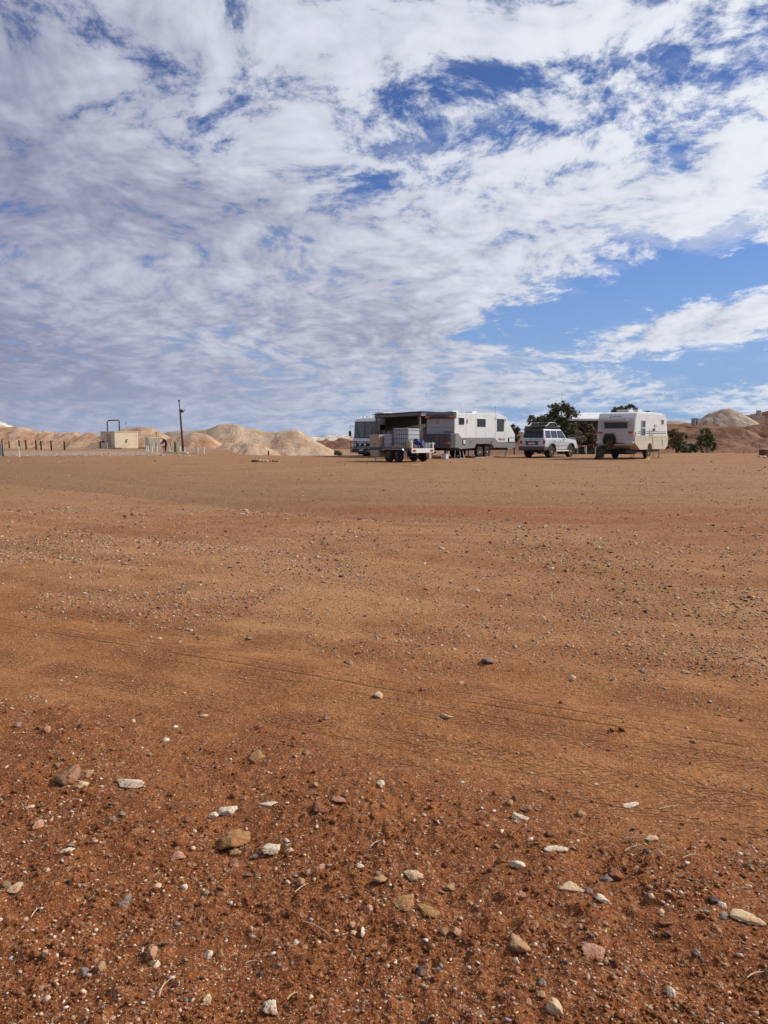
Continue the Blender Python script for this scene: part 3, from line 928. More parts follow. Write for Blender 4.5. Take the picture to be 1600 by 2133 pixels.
# ------------------------------------------------------------------ mesh builder
class MB:
    def __init__(self): self.v, self.f = [], []
    def add(self, vs, fs):
        o = len(self.v); self.v += [tuple(p) for p in vs]; self.f += [tuple(i + o for i in q) for q in fs]; return self
    def box(self, x0, x1, y0, y1, z0, z1):
        return self.add([(x, y, z) for z in (z0, z1) for x, y in ((x0, y0), (x1, y0), (x1, y1), (x0, y1))],
                        [(3, 2, 1, 0), (4, 5, 6, 7), (0, 1, 5, 4), (1, 2, 6, 5), (2, 3, 7, 6), (3, 0, 4, 7)])
    def prism(self, poly, y0, y1, axis='y', inset=None):
        """polygon of (a, b) swept between two planes; axis = sweep direction"""
        n = len(poly)
        def P(a, b, t): return {'y': (a, t, b), 'x': (t, a, b), 'z': (a, b, t)}[axis]
        vs = [P(a, b, y0) for a, b in poly] + [P(a, b, y1) for a, b in poly]
        fs = [tuple(range(n)), tuple(range(2 * n - 1, n - 1, -1))] + [(i, i + n, (i + 1) % n + n, (i + 1) % n) for i in range(n)]
        return self.add(vs, fs)
    def tube(self, pts, r, n=8):
        pts = [Vector(p) for p in pts]; rings = []
        for i, p in enumerate(pts):
            t = (pts[min(i + 1, len(pts) - 1)] - pts[max(i - 1, 0)]).normalized()
            a = t.cross(Vector((0, 0, 1)) if abs(t.z) < .9 else Vector((1, 0, 0))).normalized(); b = t.cross(a)
            rr = r[i] if isinstance(r, (list, tuple)) else r
            rings.append([p + (a * math.cos(2 * math.pi * k / n) + b * math.sin(2 * math.pi * k / n)) * rr for k in range(n)])
        vs = [q for g in rings for q in g]; fs = []
        for i in range(len(pts) - 1):
            for k in range(n):
                fs.append((i * n + k, i * n + (k + 1) % n, (i + 1) * n + (k + 1) % n, (i + 1) * n + k))
        fs += [tuple(range(n - 1, -1, -1)), tuple(range((len(pts) - 1) * n, len(pts) * n))]
        return self.add(vs, fs)
    def lathe_y(self, prof, c, n=28):
        """prof = (radius, y) spun about the y axis through c"""
        vs, fs = [], []
        for r, y in prof:
            for k in range(n):
                a = 2 * math.pi * k / n
                vs.append((c[0] + r * math.cos(a), c[1] + y, c[2] + r * math.sin(a)))
        for i in range(len(prof) - 1):
            for k in range(n):
                fs.append((i * n + k, (i + 1) * n + k, (i + 1) * n + (k + 1) % n, i * n + (k + 1) % n))
        fs += [tuple(range(n)), tuple(range(len(prof) * n - 1, (len(prof) - 1) * n - 1, -1))]
        return self.add(vs, fs)
    def lathe_z(self, prof, c, n=20):
        vs, fs = [], []
        for r, z in prof:
            for k in range(n):
                a = 2 * math.pi * k / n
                vs.append((c[0] + r * math.cos(a), c[1] + r * math.sin(a), c[2] + z))
        for i in range(len(prof) - 1):
            for k in range(n):
                fs.append((i * n + k, i * n + (k + 1) % n, (i + 1) * n + (k + 1) % n, (i + 1) * n + k))
        fs += [tuple(range(n - 1, -1, -1)), tuple(range((len(prof) - 1) * n, len(prof) * n))]
        return self.add(vs, fs)
    def hexa(self, lo, hi):
        """lo, hi: four corners each (x, y, z), same winding"""
        return self.add(list(lo) + list(hi), [(3, 2, 1, 0), (4, 5, 6, 7), (0, 1, 5, 4), (1, 2, 6, 5), (2, 3, 7, 6), (3, 0, 4, 7)])
    def build(self, name, mat, parent=None, bevel=0.0, seg=2, smooth=False):
        bm = bmesh.new()
        vs = [bm.verts.new(p) for p in self.v]
        for q in self.f:
            try: bm.faces.new([vs[i] for i in q])
            except ValueError: pass
        bmesh.ops.recalc_face_normals(bm, faces=bm.faces)
        if bevel:
            ed = [e for e in bm.edges if len(e.link_faces) == 2 and e.calc_face_angle(0) > R(18)]
            bmesh.ops.bevel(bm, geom=ed, offset=bevel, segments=seg, profile=.6, affect='EDGES', clamp_overlap=True)
        me = bpy.data.meshes.new(name); bm.to_mesh(me); bm.free()
        if smooth:
            for p in me.polygons: p.use_smooth = True
            me.set_sharp_from_angle(angle=R(35))
        me.materials.append(mat)
        o = link(bpy.data.objects.new(name, me))
        if parent: o.parent = parent
        return o
def box(name, mat, parent, x0, x1, y0, y1, z0, z1, bevel=0.0):
    return MB().box(x0, x1, y0, y1, z0, z1).build(name, mat, parent, bevel)

# ------------------------------------------------------------------ materials
def paint(name, col, rough=.45, metal=0.0, dust=.25, dcol=(.36, .22, .13), scale=2.2, spec=.5):
    m, n, b = new_mat(name)
    P = n.coord('Object')
    f = n.noise(P, scale, 5, .65)
    g = n.noise(P, scale * 9, 3, .6)
    c = n.mix(n.smooth(f, .45, .70) * dust, col, dcol)
    c = n.mix(n.smooth(g, .40, .70) * .10, c, tuple(k * .72 for k in col))
    n.put(b.inputs['Base Color'], c)
    b.inputs['Metallic'].default_value = metal
    b.inputs['Specular IOR Level'].default_value = spec
    n.put(b.inputs['Roughness'], n.lin(f, .3, .7, rough * .85, min(1, rough * 1.25)))
    return m
M_WHITEP = paint('white_paint', (.72, .725, .705), .40, dust=.14)
M_OFFW = paint('aged_white_paint', (.56, .55, .52), .5, dust=.18)
M_GREYP = paint('grey_panel', (.35, .35, .35), .5, dust=.15)
M_DKGREY = paint('dark_grey_panel', (.055, .058, .066), .5, dust=.12)
M_BLACK = paint('black_plastic', (.018, .018, .018), .55, dust=.12)
M_RUBBER = paint('tyre_rubber', (.022, .021, .020), .85, dust=.40, spec=.2)
M_STEEL = paint('galvanised_steel', (.40, .40, .39), .42, .5, dust=.2)
M_ALLOY = paint('alloy_rim', (.78, .78, .77), .35, .15, dust=.12)
M_DKSTEEL = paint('dark_steel', (.085, .082, .08), .5, .3, dust=.2)
M_MIDSTEEL = paint('weathered_steel', (.17, .165, .16), .55, .2, dust=.15)
M_RUST = paint('rusty_steel', (.17, .075, .045), .85, .0, dust=.3)
M_SILVER = paint('silver_car_paint', (.60, .635, .66), .28, .30, dust=.12)
M_BEIGE = paint('beige_paint', (.42, .34, .245), .6, dust=.15)
M_FAWN = paint('fawn_skirt', (.50, .45, .35), .5, dust=.15)
M_CREAMW = paint('cream_wall', (.72, .60, .42), .75, dust=.25, scale=1.2)
M_REDL = paint('red_lens', (.42, .030, .018), .25, dust=.08)
M_AMBER = paint('amber_lens', (.62, .20, .03), .25, dust=.08)
M_CLEAR = paint('clear_lens', (.72, .74, .76), .15, .3, dust=.06)
M_PLATE = paint('number_plate', (.62, .62, .58), .5, dust=.1)
M_REDT = paint('red_lettering', (.50, .035, .03), .5, dust=.05)
M_DARKT = paint('dark_lettering', (.05, .05, .06), .5, dust=.05)
M_BLUE = paint('blue_tarpaulin', (.020, .035, .16), .6, dust=.1)
M_WOOD = paint('grey_timber', (.42, .34, .25), .85, dust=.3)
M_CONC = paint('pale_concrete', (.50, .45, .38), .9, dust=.25)
M_GREENC = paint('green_cylinder', (.10, .14, .075), .6, dust=.2)
M_YELLOW = paint('yellow_plastic', (.72, .48, .06), .5, dust=.1)
def glass(name, col, rough=.06):
    m, n, b = new_mat(name)
    f = n.noise(n.coord('Object'), 3.0, 3, .5)
    n.put(b.inputs['Base Color'], n.mix(f, col, tuple(k * 1.5 for k in col)))
    n.put(b.inputs['Roughness'], n.lin(f, .3, .7, rough, rough * 2))
    b.inputs['Specular IOR Level'].default_value = .5
    return m
M_GLASS = glass('dark_window_glass', (.018, .021, .024))
M_SHADEGLASS = glass('screened_glass', (.10, .13, .115), .2)
def plastic_tank():
    m, n, b = new_mat('cloudy_white_plastic')
    f = n.noise(n.coord('Object'), 2.5, 4, .6)
    n.put(b.inputs['Base Color'], n.mix(f, (.36, .42, .42), (.52, .57, .56)))
    b.inputs['Roughness'].default_value = .35
    b.inputs['Subsurface Weight'].default_value = .15
    return m
M_TANK = plastic_tank()
def checker():
    m, n, b = new_mat('checker_plate')
    P = n.coord('Object')
    br = n.node('ShaderNodeTexBrick'); n.put(br.inputs['Vector'], n.vmul(P, (1, 1, 1)))
    x, y, z = n.sep(P)
    n.put(br.inputs['Vector'], n.xyz(x, z, y)); br.inputs['Scale'].default_value = 14
    br.inputs['Color1'].default_value = (.33, .33, .32, 1); br.inputs['Color2'].default_value = (.25, .25, .25, 1); br.inputs['Mortar'].default_value = (.16, .16, .16, 1)
    n.put(b.inputs['Base Color'], S(n, br.outputs['Color'])); b.inputs['Metallic'].default_value = .35; b.inputs['Roughness'].default_value = .5
    return m
M_CHECK = checker()

def wheel(parent, c, r, w, rim, out, name='wheel', rimr=.60):
    """rim with its tyre; out = +1 / -1, which way (local y) the rim face looks"""
    o = thing_part_origin = MB()
    k = out
    o.lathe_y([(rimr * r, -w * .3 * k), (rimr * r, w * .42 * k), (rimr * r * .9, w * .46 * k), (rimr * r * .84, w * .36 * k), (rimr * r * .45, w * .33 * k),
               (rimr * r * .30, w * .42 * k), (rimr * r * .22, w * .47 * k), (.004, w * .47 * k)], c, 24)
    hub = o.build(name, rim, parent, smooth=True)
    t = MB().lathe_y([(rimr * r * .98, -w * .46), (r * .80, -w * .5), (r * .93, -w * .49), (r * .985, -w * .40), (r, -w * .2), (r * .992, 0), (r, w * .2), (r * .985, w * .40),
                      (r * .93, w * .49), (r * .80, w * .5), (rimr * r * .98, w * .46)], c, 32)
    t.build('tyre', M_RUBBER, hub, smooth=True)
    bo = MB()
    for q in range(6):
        a = q * math.pi / 3
        x, z = c[0] + math.cos(a) * rimr * r * .62, c[2] + math.sin(a) * rimr * r * .62
        y0 = c[1] + k * w * .32; y1 = c[1] + k * w * .372
        bo.box(x - r * .045, x + r * .045, min(y0, y1), max(y0, y1), z - r * .045, z + r * .045)
    bo.build('rim_hole', M_BLACK, hub)
    return hub
def lettering(text, size, mat, parent, loc, rot, name='lettering', depth=.004, shear=0.0):
    cu = bpy.data.curves.new(name, 'FONT'); cu.body = text; cu.size = size; cu.extrude = depth; cu.shear = shear
    cu.resolution_u = 3
    t = bpy.data.objects.new(name, cu); COL.objects.link(t)
    bpy.context.view_layer.update()
    me = bpy.data.meshes.new_from_object(t.evaluated_get(bpy.context.evaluated_depsgraph_get()))
    bpy.data.objects.remove(t)
    me.materials.clear(); me.materials.append(mat)
    o = link(bpy.data.objects.new(name, me)); o.parent = parent; o.location = loc; o.rotation_euler = rot
    return o
SIDE_R = (R(90), 0, 0)                 # reads on a face looking to local -y
REAR = (R(90), 0, R(-90))              # reads on a face looking to local -x
def window(parent, face, a0, a1, z0, z1, d, frame=M_BLACK, pane=M_GLASS, t=.05, name='window'):
    """face 'y-' / 'y+' (a = x), 'x-' / 'x+' (a = y); d = plane of the wall"""
    s = -1 if face[1] == '-' else 1
    def bx(mb, a, b, c, e, p, q):
        lo, hi = min(d + s * p, d + s * q), max(d + s * p, d + s * q)
        return mb.box(a, b, lo, hi, c, e) if face[0] == 'y' else mb.box(lo, hi, a, b, c, e)
    m = MB()
    bx(m, a0, a1, z0, z0 + t, -.01, .03); bx(m, a0, a1, z1 - t, z1, -.01, .03)
    bx(m, a0, a0 + t, z0 + t, z1 - t, -.01, .03); bx(m, a1 - t, a1, z0 + t, z1 - t, -.01, .03)
    f = m.build(name, frame, parent)
    bx(MB(), a0 + t, a1 - t, z0 + t, z1 - t, -.01, .012).build('pane', pane, f)
    return f

# ------------------------------------------------------------------ long white and grey caravan
def caravan_long():
    az = 43.0; W = 2.32; h = W / 2
    corner = Vector((4.52, 49.5, 0))
    left = Vector((-math.cos(R(az)), math.sin(R(az)), 0))
    o = corner + left * h
    t = thing('caravan', 'long white caravan with grey checker-plate skirt and sloping nose beside the shelter', 'caravan', (o.x, o.y, gz(o.x, o.y)), heading(az))
    MB().prism([(0, 1.40), (0, 2.93), (4.70, 2.96), (5.72, 2.80), (6.93, 1.56), (6.93, .80), (4.9, .80), (4.2, 1.2), (.9, 1.2)], -h, h).build('body', M_WHITEP, t, .025)
    MB().prism([(.05, .70), (.05, 1.62), (.36, 1.62), (.72, 1.34), (4.45, 1.34), (4.78, 1.06), (6.96, 1.06), (6.96, .62), (4.35, .66), (4.10, .92), (2.30, .92), (2.15, .66), (.6, .60), (.35, .70)],
               -h - .025, h + .025).build('skirt', M_CHECK, t, .01)
    MB().prism([(-.10, 2.56), (-.16, 2.80), (.05, 2.99), (.18, 2.99), (.18, 2.56)], -h - .01, h + .01).build('rear_hood', M_DKGREY, t, .02)
    box('rear_panel', M_GREYP, t, -.03, .0, -h + .03, h - .03, 1.60, 2.56)  # white panel coloured grey, its shade put into the paint
    box('panel_seam', M_DKGREY, t, -.035, -.028, -h + .03, h - .03, 1.985, 2.0)
    bx = box('rear_box', M_DKGREY, t, -.42, .045, -h - .01, h + .01, .68, 1.58, .02)
    for y in (-.72, -.28, .22, .70): box('rib', M_BLACK, bx, -.432, -.421, y - .012, y + .012, .70, 1.56)
    box('handle', M_BLACK, bx, -.445, -.421, .1, .28, 1.42, 1.46)
    for s in (-1, 1):
        l = box('tail_light', M_REDL, t, -.20, -.10, min(s * .70, s * .92), max(s * .70, s * .92), 2.62, 2.76)
        box('indicator', M_AMBER, l, -.205, -.10, min(s * .921, s * 1.13), max(s * .921, s * 1.13), 2.62, 2.76)
    l = box('tail_light', M_REDL, t, -.45, -.421, -.98, -.72, .92, 1.06); box('indicator', M_AMBER, l, -.452, -.421, -1.12, -.981, .92, 1.06)
    box('number_plate', M_PLATE, t, -.445, -.421, .06, .44, .90, 1.02)
    for x in (1.22, 2.30, 3.40, 4.55, 5.62): box('panel_seam', M_GREYP, t, x - .008, x + .008, -h - .004, -h + .01, 1.36 if x < 4.6 else 1.10, 2.90)
    window(t, 'y-', .45, .98, 2.19, 2.60, -h)
    window(t, 'y-', 2.45, 3.33, 2.07, 2.57, -h)
    window(t, 'y-', 4.74, 5.50, 1.78, 2.60, -h)
    for x0, x1, z1 in ((.45, .98, 2.60), (2.45, 3.33, 2.57), (4.74, 5.50, 2.60)): box('window_hood', M_OFFW, t, x0 - .01, x1 + .01, -h - .06, -h, z1 + .001, z1 + .035)
    for x0, x1, z0, z1 in ((.82, 1.12, .88, 1.24), (6.10, 6.80, .98, 1.34)):
        f = box('hatch', M_BLACK, t, x0, x1, -h - .045, -h - .02, z0, z1, .01); box('hatch_lid', M_WHITEP, f, x0 + .05, x1 - .05, -h - .06, -h - .044, z0 + .05, z1 - .05, .01)
    for x in (1.66, 4.05): box('latch', M_BLACK, t, x - .04, x + .04, -h - .045, -h - .02, 1.0, 1.10)
    g = box('grab_handle', M_BLACK, t, 5.62, 5.66, -h - .07, -h - .04, 2.44, 2.62)
    MB().tube([(4.50, -h - .03, 2.75), (4.50, -h - .03, 2.52)], .012).build('awning_rod', M_DKGREY, t)
    MB().tube([(4.62, -h + .1, 2.9), (4.62, -h + .1, 3.5)], .012, 5).build('aerial', M_DKSTEEL, t)
    lettering('Air', .27, M_REDT, t, (4.84, -h - .008, 1.15), SIDE_R, shear=.15); lettering('Rider', .27, M_GREYP, t, (5.14, -h - .008, 1.15), SIDE_R, shear=.15)
    lettering('AirRider', .20, M_DARKT, t, (-.036, -.30, 1.65), REAR, shear=.15)
    for loc, rot in (((1.36, -h - .012, 2.40), SIDE_R), ((-.040, .22, 2.33), REAR)):
        lg = MB()                                                     # open red ring with a dot: the maker's mark
        pts = [(math.cos(a) * .095, math.sin(a) * .115, 0) for a in np.linspace(R(50), R(310), 14)]
        lg.tube(pts, .018, 6); lg.box(-.03, .03, -.03, .03, -.006, .006)
        m = lg.build('emblem', M_REDT, t); m.location = loc; m.rotation_euler = rot
    ch = MB(); 
    for y in (-.75, .75): ch.box(-.2, 6.6, y - .05, y + .05, .48, .62)
    for x in (.4, 1.8, 4.4, 6.2): ch.box(x - .04, x + .04, -.7, .7, .50, .60)
    ch.build('chassis', M_BLACK, t)
    db = MB().tube([(6.5, -.7, .52), (7.9, 0, .52)], .05, 6).tube([(6.5, .7, .52), (7.9, 0, .52)], .05, 6).tube([(7.7, 0, .52), (8.2, 0, .54)], .06, 8)
    db.build('drawbar', M_DKSTEEL, t)
    MB().tube([(7.75, .12, .08), (7.75, .12, .85)], .035, 8).lathe_y([(.02, -.03), (.12, -.03), (.12, .03), (.02, .03)], (7.75, .12, .12), 14).build('jockey_wheel', M_STEEL, t)
    MB().lathe_z([(.14, 0), (.15, .05), (.15, .50), (.09, .60)], (7.25, -.18, .58), 14).build('gas_bottle', M_OFFW, t, smooth=True)
    for x in (2.79, 3.63):
        for s in (-1, 1): wheel(t, (x, s * (h - .12), .37), .37, .24, M_ALLOY, s)
    for x, y in ((.35, -.95), (.35, .95), (6.3, -.9), (6.3, .9)): MB().tube([(x, y, .55), (x - .05, y, .03)], .03, 6).box(x - .12, x + .06, y - .08, y + .08, .0, .03).build('stabiliser_leg', M_STEEL, t)
    for x in (.9, 3.0): box('roof_hatch', M_WHITEP, t, x, x + .6, -.3, .3, 2.93, 3.10, .03)
    box('fridge_vent', M_GREYP, t, 1.5, 1.75, -h - .02, -h + .01, .86, 1.0)
    MB().tube([(.75, -h + .2, .6), (.5, -h - .1, .2), (.2, -h - .3, .04), (.7, -h - .35, .03), (.95, -h - .05, .10), (1.0, -h + .15, .55)], .022, 6).build('waste_hose', M_GREYP, t, smooth=True)
    return t
caravan_long()

def local(corner_xy, az):
    f = Vector((math.sin(R(az)), math.cos(R(az)), 0)); l = Vector((-f.y, f.x, 0))
    return lambda x, y: Vector((corner_xy[0], corner_xy[1], 0)) + f * x + l * y
# loose things by that caravan
cl = local((4.52, 49.5), 43)
p = cl(-1.15, -.15); o_ = thing('crate', 'grey-white plastic crate on the ground behind the long caravan', 'crate', (p.x, p.y, gz(p.x, p.y)), heading(35))
MB().box(-.17, .17, -.17, .17, 0, .30).build('crate_body', M_OFFW, o_, .03); box('lid', M_GREYP, o_, -.18, .18, -.18, .18, .305, .34, .01)
p = cl(3.2, -.03); o_ = thing('levelling_plank', 'long pale timber plank lying beside the long caravan wheels', 'plank', (p.x, p.y, gz(p.x, p.y)), heading(43))
MB().box(-1.1, 1.0, -.12, .10, .0, .05).build('board', M_WOOD, o_, .008)
box('end_cleat', M_RUST, o_, -.55, -.48, -.12, .10, .052, .07)

# ------------------------------------------------------------------ white caravan with spare wheel
def caravan_short():
    az = 41.0; W = 2.42; h = W / 2; L = 5.35
    corner = Vector((15.30, 47.2, 0)); left = Vector((-math.cos(R(az)), math.sin(R(az)), 0)); o = corner + left * h
    t = thing('caravan', 'white ribbed caravan with fawn lower panels and a spare wheel on its back', 'caravan', (o.x, o.y, gz(o.x, o.y)), heading(az))
    prof = [(.02, 1.02), (-.02, 1.5), (.03, 2.2), (.10, 2.62), (.20, 2.83), (.42, 2.92), (2.3, 2.95), (4.2, 2.90), (4.75, 2.80), (5.02, 2.55), (5.16, 2.1), (5.30, 1.35), (5.35, 1.02)]
    MB().prism(prof, -h, h).build('body', M_WHITEP, t, .03)
    # ribbed cladding on side and back
    for i in range(19):
        z = 1.50 + i * .072
        if z > 2.80: break
        x1 = 5.26 - max(0, z - 1.35) * .12 - max(0, z - 2.3) ** 2 * .8
        box('cladding_board', M_WHITEP, t, .14 + max(0, z - 2.6) * .4, x1 - .10, -h - .014, -h + .005, z, z + .052)
    for i in range(9):
        z = 1.06 + i * .165
        d = .0 if z < 1.5 else (z - 1.5) * .045
        box('cladding_board', M_OFFW, t, -.055 + d, .0 + d, -h + .05, h - .05, z, z + .145)
    MB().prism([(0, 1.48), (.0, 1.02), (.85, .60), (1.98, .60), (2.05, .86), (2.2, .98), (2.5, .98), (2.65, .86), (2.72, .60), (4.9, .60), (5.30, .80), (5.38, 1.15), (5.34, 1.48)], -h - .03, h + .03).build('skirt', M_FAWN, t, .012)
    for z in (1.18, 1.32): box('skirt_rib', M_BEIGE, t, .1, 5.25, -h - .037, -h - .028, z, z + .02)
    for z, m in ((1.60, M_DARKT), (1.70, M_DARKT)): box('stripe', m, t, .42, .92, -h - .024, -h - .012, z, z + .035); box('stripe', m, t, 1.58, 2.22, -h - .024, -h - .012, z, z + .035); box('stripe', m, t, 2.65, 5.0, -h - .024, -h - .012, z, z + .035)
    window(t, 'y-', .95, 1.55, 1.95, 2.42, -h - .016, M_OFFW, M_GLASS, .04); window(t, 'y-', .95, 1.55, 1.45, 1.94, -h - .016, M_OFFW, M_GLASS, .03)
    window(t, 'y-', 4.10, 4.52, 2.18, 2.52, -h - .016, M_OFFW, M_GLASS, .04)
    box('vent', M_BEIGE, t, 3.0, 3.35, -h - .04, -h, 2.02, 2.18, .01)
    v = box('fridge_vent', M_OFFW, t, 2.25, 2.62, -h - .05, -h - .01, 1.36, 1.86, .02); box('grille', M_DKGREY, v, 2.38, 2.50, -h - .055, -h - .051, 1.42, 1.80)
    v = box('hatch', M_OFFW, t, .10, .40, -h - .05, -h - .012, 1.46, 1.72, .02)
    v = box('lower_vent', M_OFFW, t, 4.35, 4.65, -h - .05, -h - .031, .80, 1.26, .01)
    for k in range(5): box('louvre', M_DKGREY, v, 4.37, 4.50, -h - .056, -h - .051, .84 + k * .08, .88 + k * .08)
    box('outside_light', M_BLACK, t, 2.78, 2.98, -h - .10, -h - .012, 1.78, 1.92, .02)
    w = window(t, 'x-', -.82, .80, 1.86, 2.34, -.03, M_OFFW, M_GLASS, .045)
    MB().hexa([(-.07, -.86, 2.36), (-.50, -.90, 2.40), (-.50, .92, 2.40), (-.07, .88, 2.36)], [(-.07, -.86, 2.39), (-.50, -.90, 2.425), (-.50, .92, 2.425), (-.07, .88, 2.39)]).build('window_awning', M_WHITEP, t)
    for y in (-.84, .86): MB().tube([(-.06, y, 1.95), (-.46, y, 2.40)], .010, 5).build('awning_stay', M_STEEL, t)
    lettering('C', .26, M_DARKT, t, (-.005, .50, 2.585), (R(82), 0, R(-90)), shear=.3); lettering('ommander', .155, M_DARKT, t, (.0, .32, 2.62), (R(82), 0, R(-90)), shear=.35)
    for s in (-1, 1):
        l = box('tail_light', M_REDL, t, -.10, -.055, min(s * .86, s * 1.06), max(s * .86, s * 1.06), 1.60, 1.72, .01); box('indicator', M_AMBER, l, -.10, -.055, min(s * 1.061, s * 1.16), max(s * 1.061, s * 1.16), 1.60, 1.72)
        MB().prism([(s * .60, .98), (s * .66, 1.18), (s * 1.10, 1.16), (s * 1.24, 1.05), (s * 1.18, .96)], -.16, -.05, 'x').build('bumper_corner', M_OFFW, t, .02)
    box('number_plate', M_PLATE, t, -.085, -.04, -1.06, -.72, 1.78, 1.90)
    sp = wheel(t, (-.20, .32, 1.20), .40, .24, M_BLACK, 1, 'spare_wheel', .80)
    # the spare stands with its axis along the caravan
    for ob in (sp,): ob.location = (-.20, .32, 1.20)
    for me in [sp.data] + [c.data for c in sp.children]:
        me.transform(Matrix.Translation((.20, -.32, -1.20))); me.transform(Matrix.Rotation(R(90), 4, 'Z'))
    MB().prism([(-.30, 1.46), (-.24, 1.62), (.24, 1.62), (.30, 1.46)], -.34, -.07, 'x').build('spare_cover', M_BLACK, t, .02).location = (0, .32, -.02)
    box('rear_bumper', M_BEIGE, t, -.16, .05, -h + .1, h - .1, .86, .96, .02)
    ch = MB()
    for y in (-.7, .7): ch.box(0, 5.2, y - .04, y + .04, .42, .58)
    for x in (.5, 2.0, 2.8, 4.9): ch.box(x - .03, x + .03, -.66, .66, .44, .56)
    ch.box(.7, 1.7, -.6, .6, .30, .55); ch.build('chassis', M_BLACK, t)  # black box added to darken the shade under the floor
    MB().tube([(4.9, -.65, .5), (6.5, 0, .5)], .045, 6).tube([(4.9, .65, .5), (6.5, 0, .5)], .045, 6).tube([(6.3, 0, .5), (6.75, 0, .52)], .05, 8).build('drawbar', M_DKSTEEL, t)
    MB().tube([(6.35, .1, .06), (6.35, .1, .8)], .03, 8).lathe_y([(.02, -.03), (.11, -.03), (.11, .03), (.02, .03)], (6.35, .1, .11), 14).build('jockey_wheel', M_STEEL, t)
    for y in (-.16, .16): MB().lathe_z([(.13, 0), (.14, .05), (.14, .42), (.08, .52)], (5.75, y, .55), 14).build('gas_bottle', M_OFFW, t, smooth=True)
    for s in (-1, 1): wheel(t, (2.35, s * (h - .16), .36), .36, .24, M_STEEL, s)
    for x, y in ((.55, -.95), (.45, .95), (4.6, -.95), (4.6, .95)): MB().tube([(x, y, .6), (x, y, .02)], .025, 6).box(x - .09, x + .09, y - .07, y + .07, 0, .025).build('stabiliser_leg', M_DKSTEEL, t)
    for x, z in ((.8, .16), (2.2, .20)): box('roof_hatch', M_OFFW, t, x, x + .75, -.45, .35, 2.92, 2.92 + z, .05)
    box('roof_vent', M_BLACK, t, 3.1, 3.35, -.8, -.55, 2.93, 3.06, .03)
    MB().tube([(3.7, -.6, 2.92), (3.72, -.6, 3.15)], .012, 5).tube([(3.4, -.6, 3.13), (4.2, -.6, 3.12)], .010, 5).build('aerial', M_STEEL, t)
    MB().tube([(2.72, -h - .05, 1.6), (2.74, -h - .06, 1.1), (2.78, -h - .08, .5), (2.80, -h - .2, .03)], .014, 5).build('power_cord', M_AMBER, t)
    return t
caravan_short()
cs = local((15.30, 47.2), 41)
p = cs(1.5, -.25); o_ = thing('wheel_chock', 'yellow wedge on the ground by the ribbed caravan wheel', 'wheel chock', (p.x, p.y, gz(p.x, p.y)), heading(41))
MB().prism([(-.16, 0), (.18, 0), (.16, .17), (-.02, .05)], -.09, .09).build('wedge', M_YELLOW, o_, .008); box('grip_pad', M_BLACK, o_, .02, .12, -.06, .06, -.0, .006)
p = cs(-.9, 1.9); o_ = thing('ramp_board', 'dark board leaning under the back corner of the ribbed caravan', 'board', (p.x, p.y, gz(p.x, p.y)), heading(41))
MB().hexa([(-.1, -.28, 0), (.0, -.28, 0), (.0, .22, 0), (-.1, .22, 0)], [(.55, -.28, .84), (.62, -.28, .82), (.62, .22, .82), (.55, .22, .84)]).build('board', M_RUBBER, o_, .006)
MB().box(-.08, -.02, -.26, .2, .0, .03).build('foot_rail', M_DKSTEEL, o_)

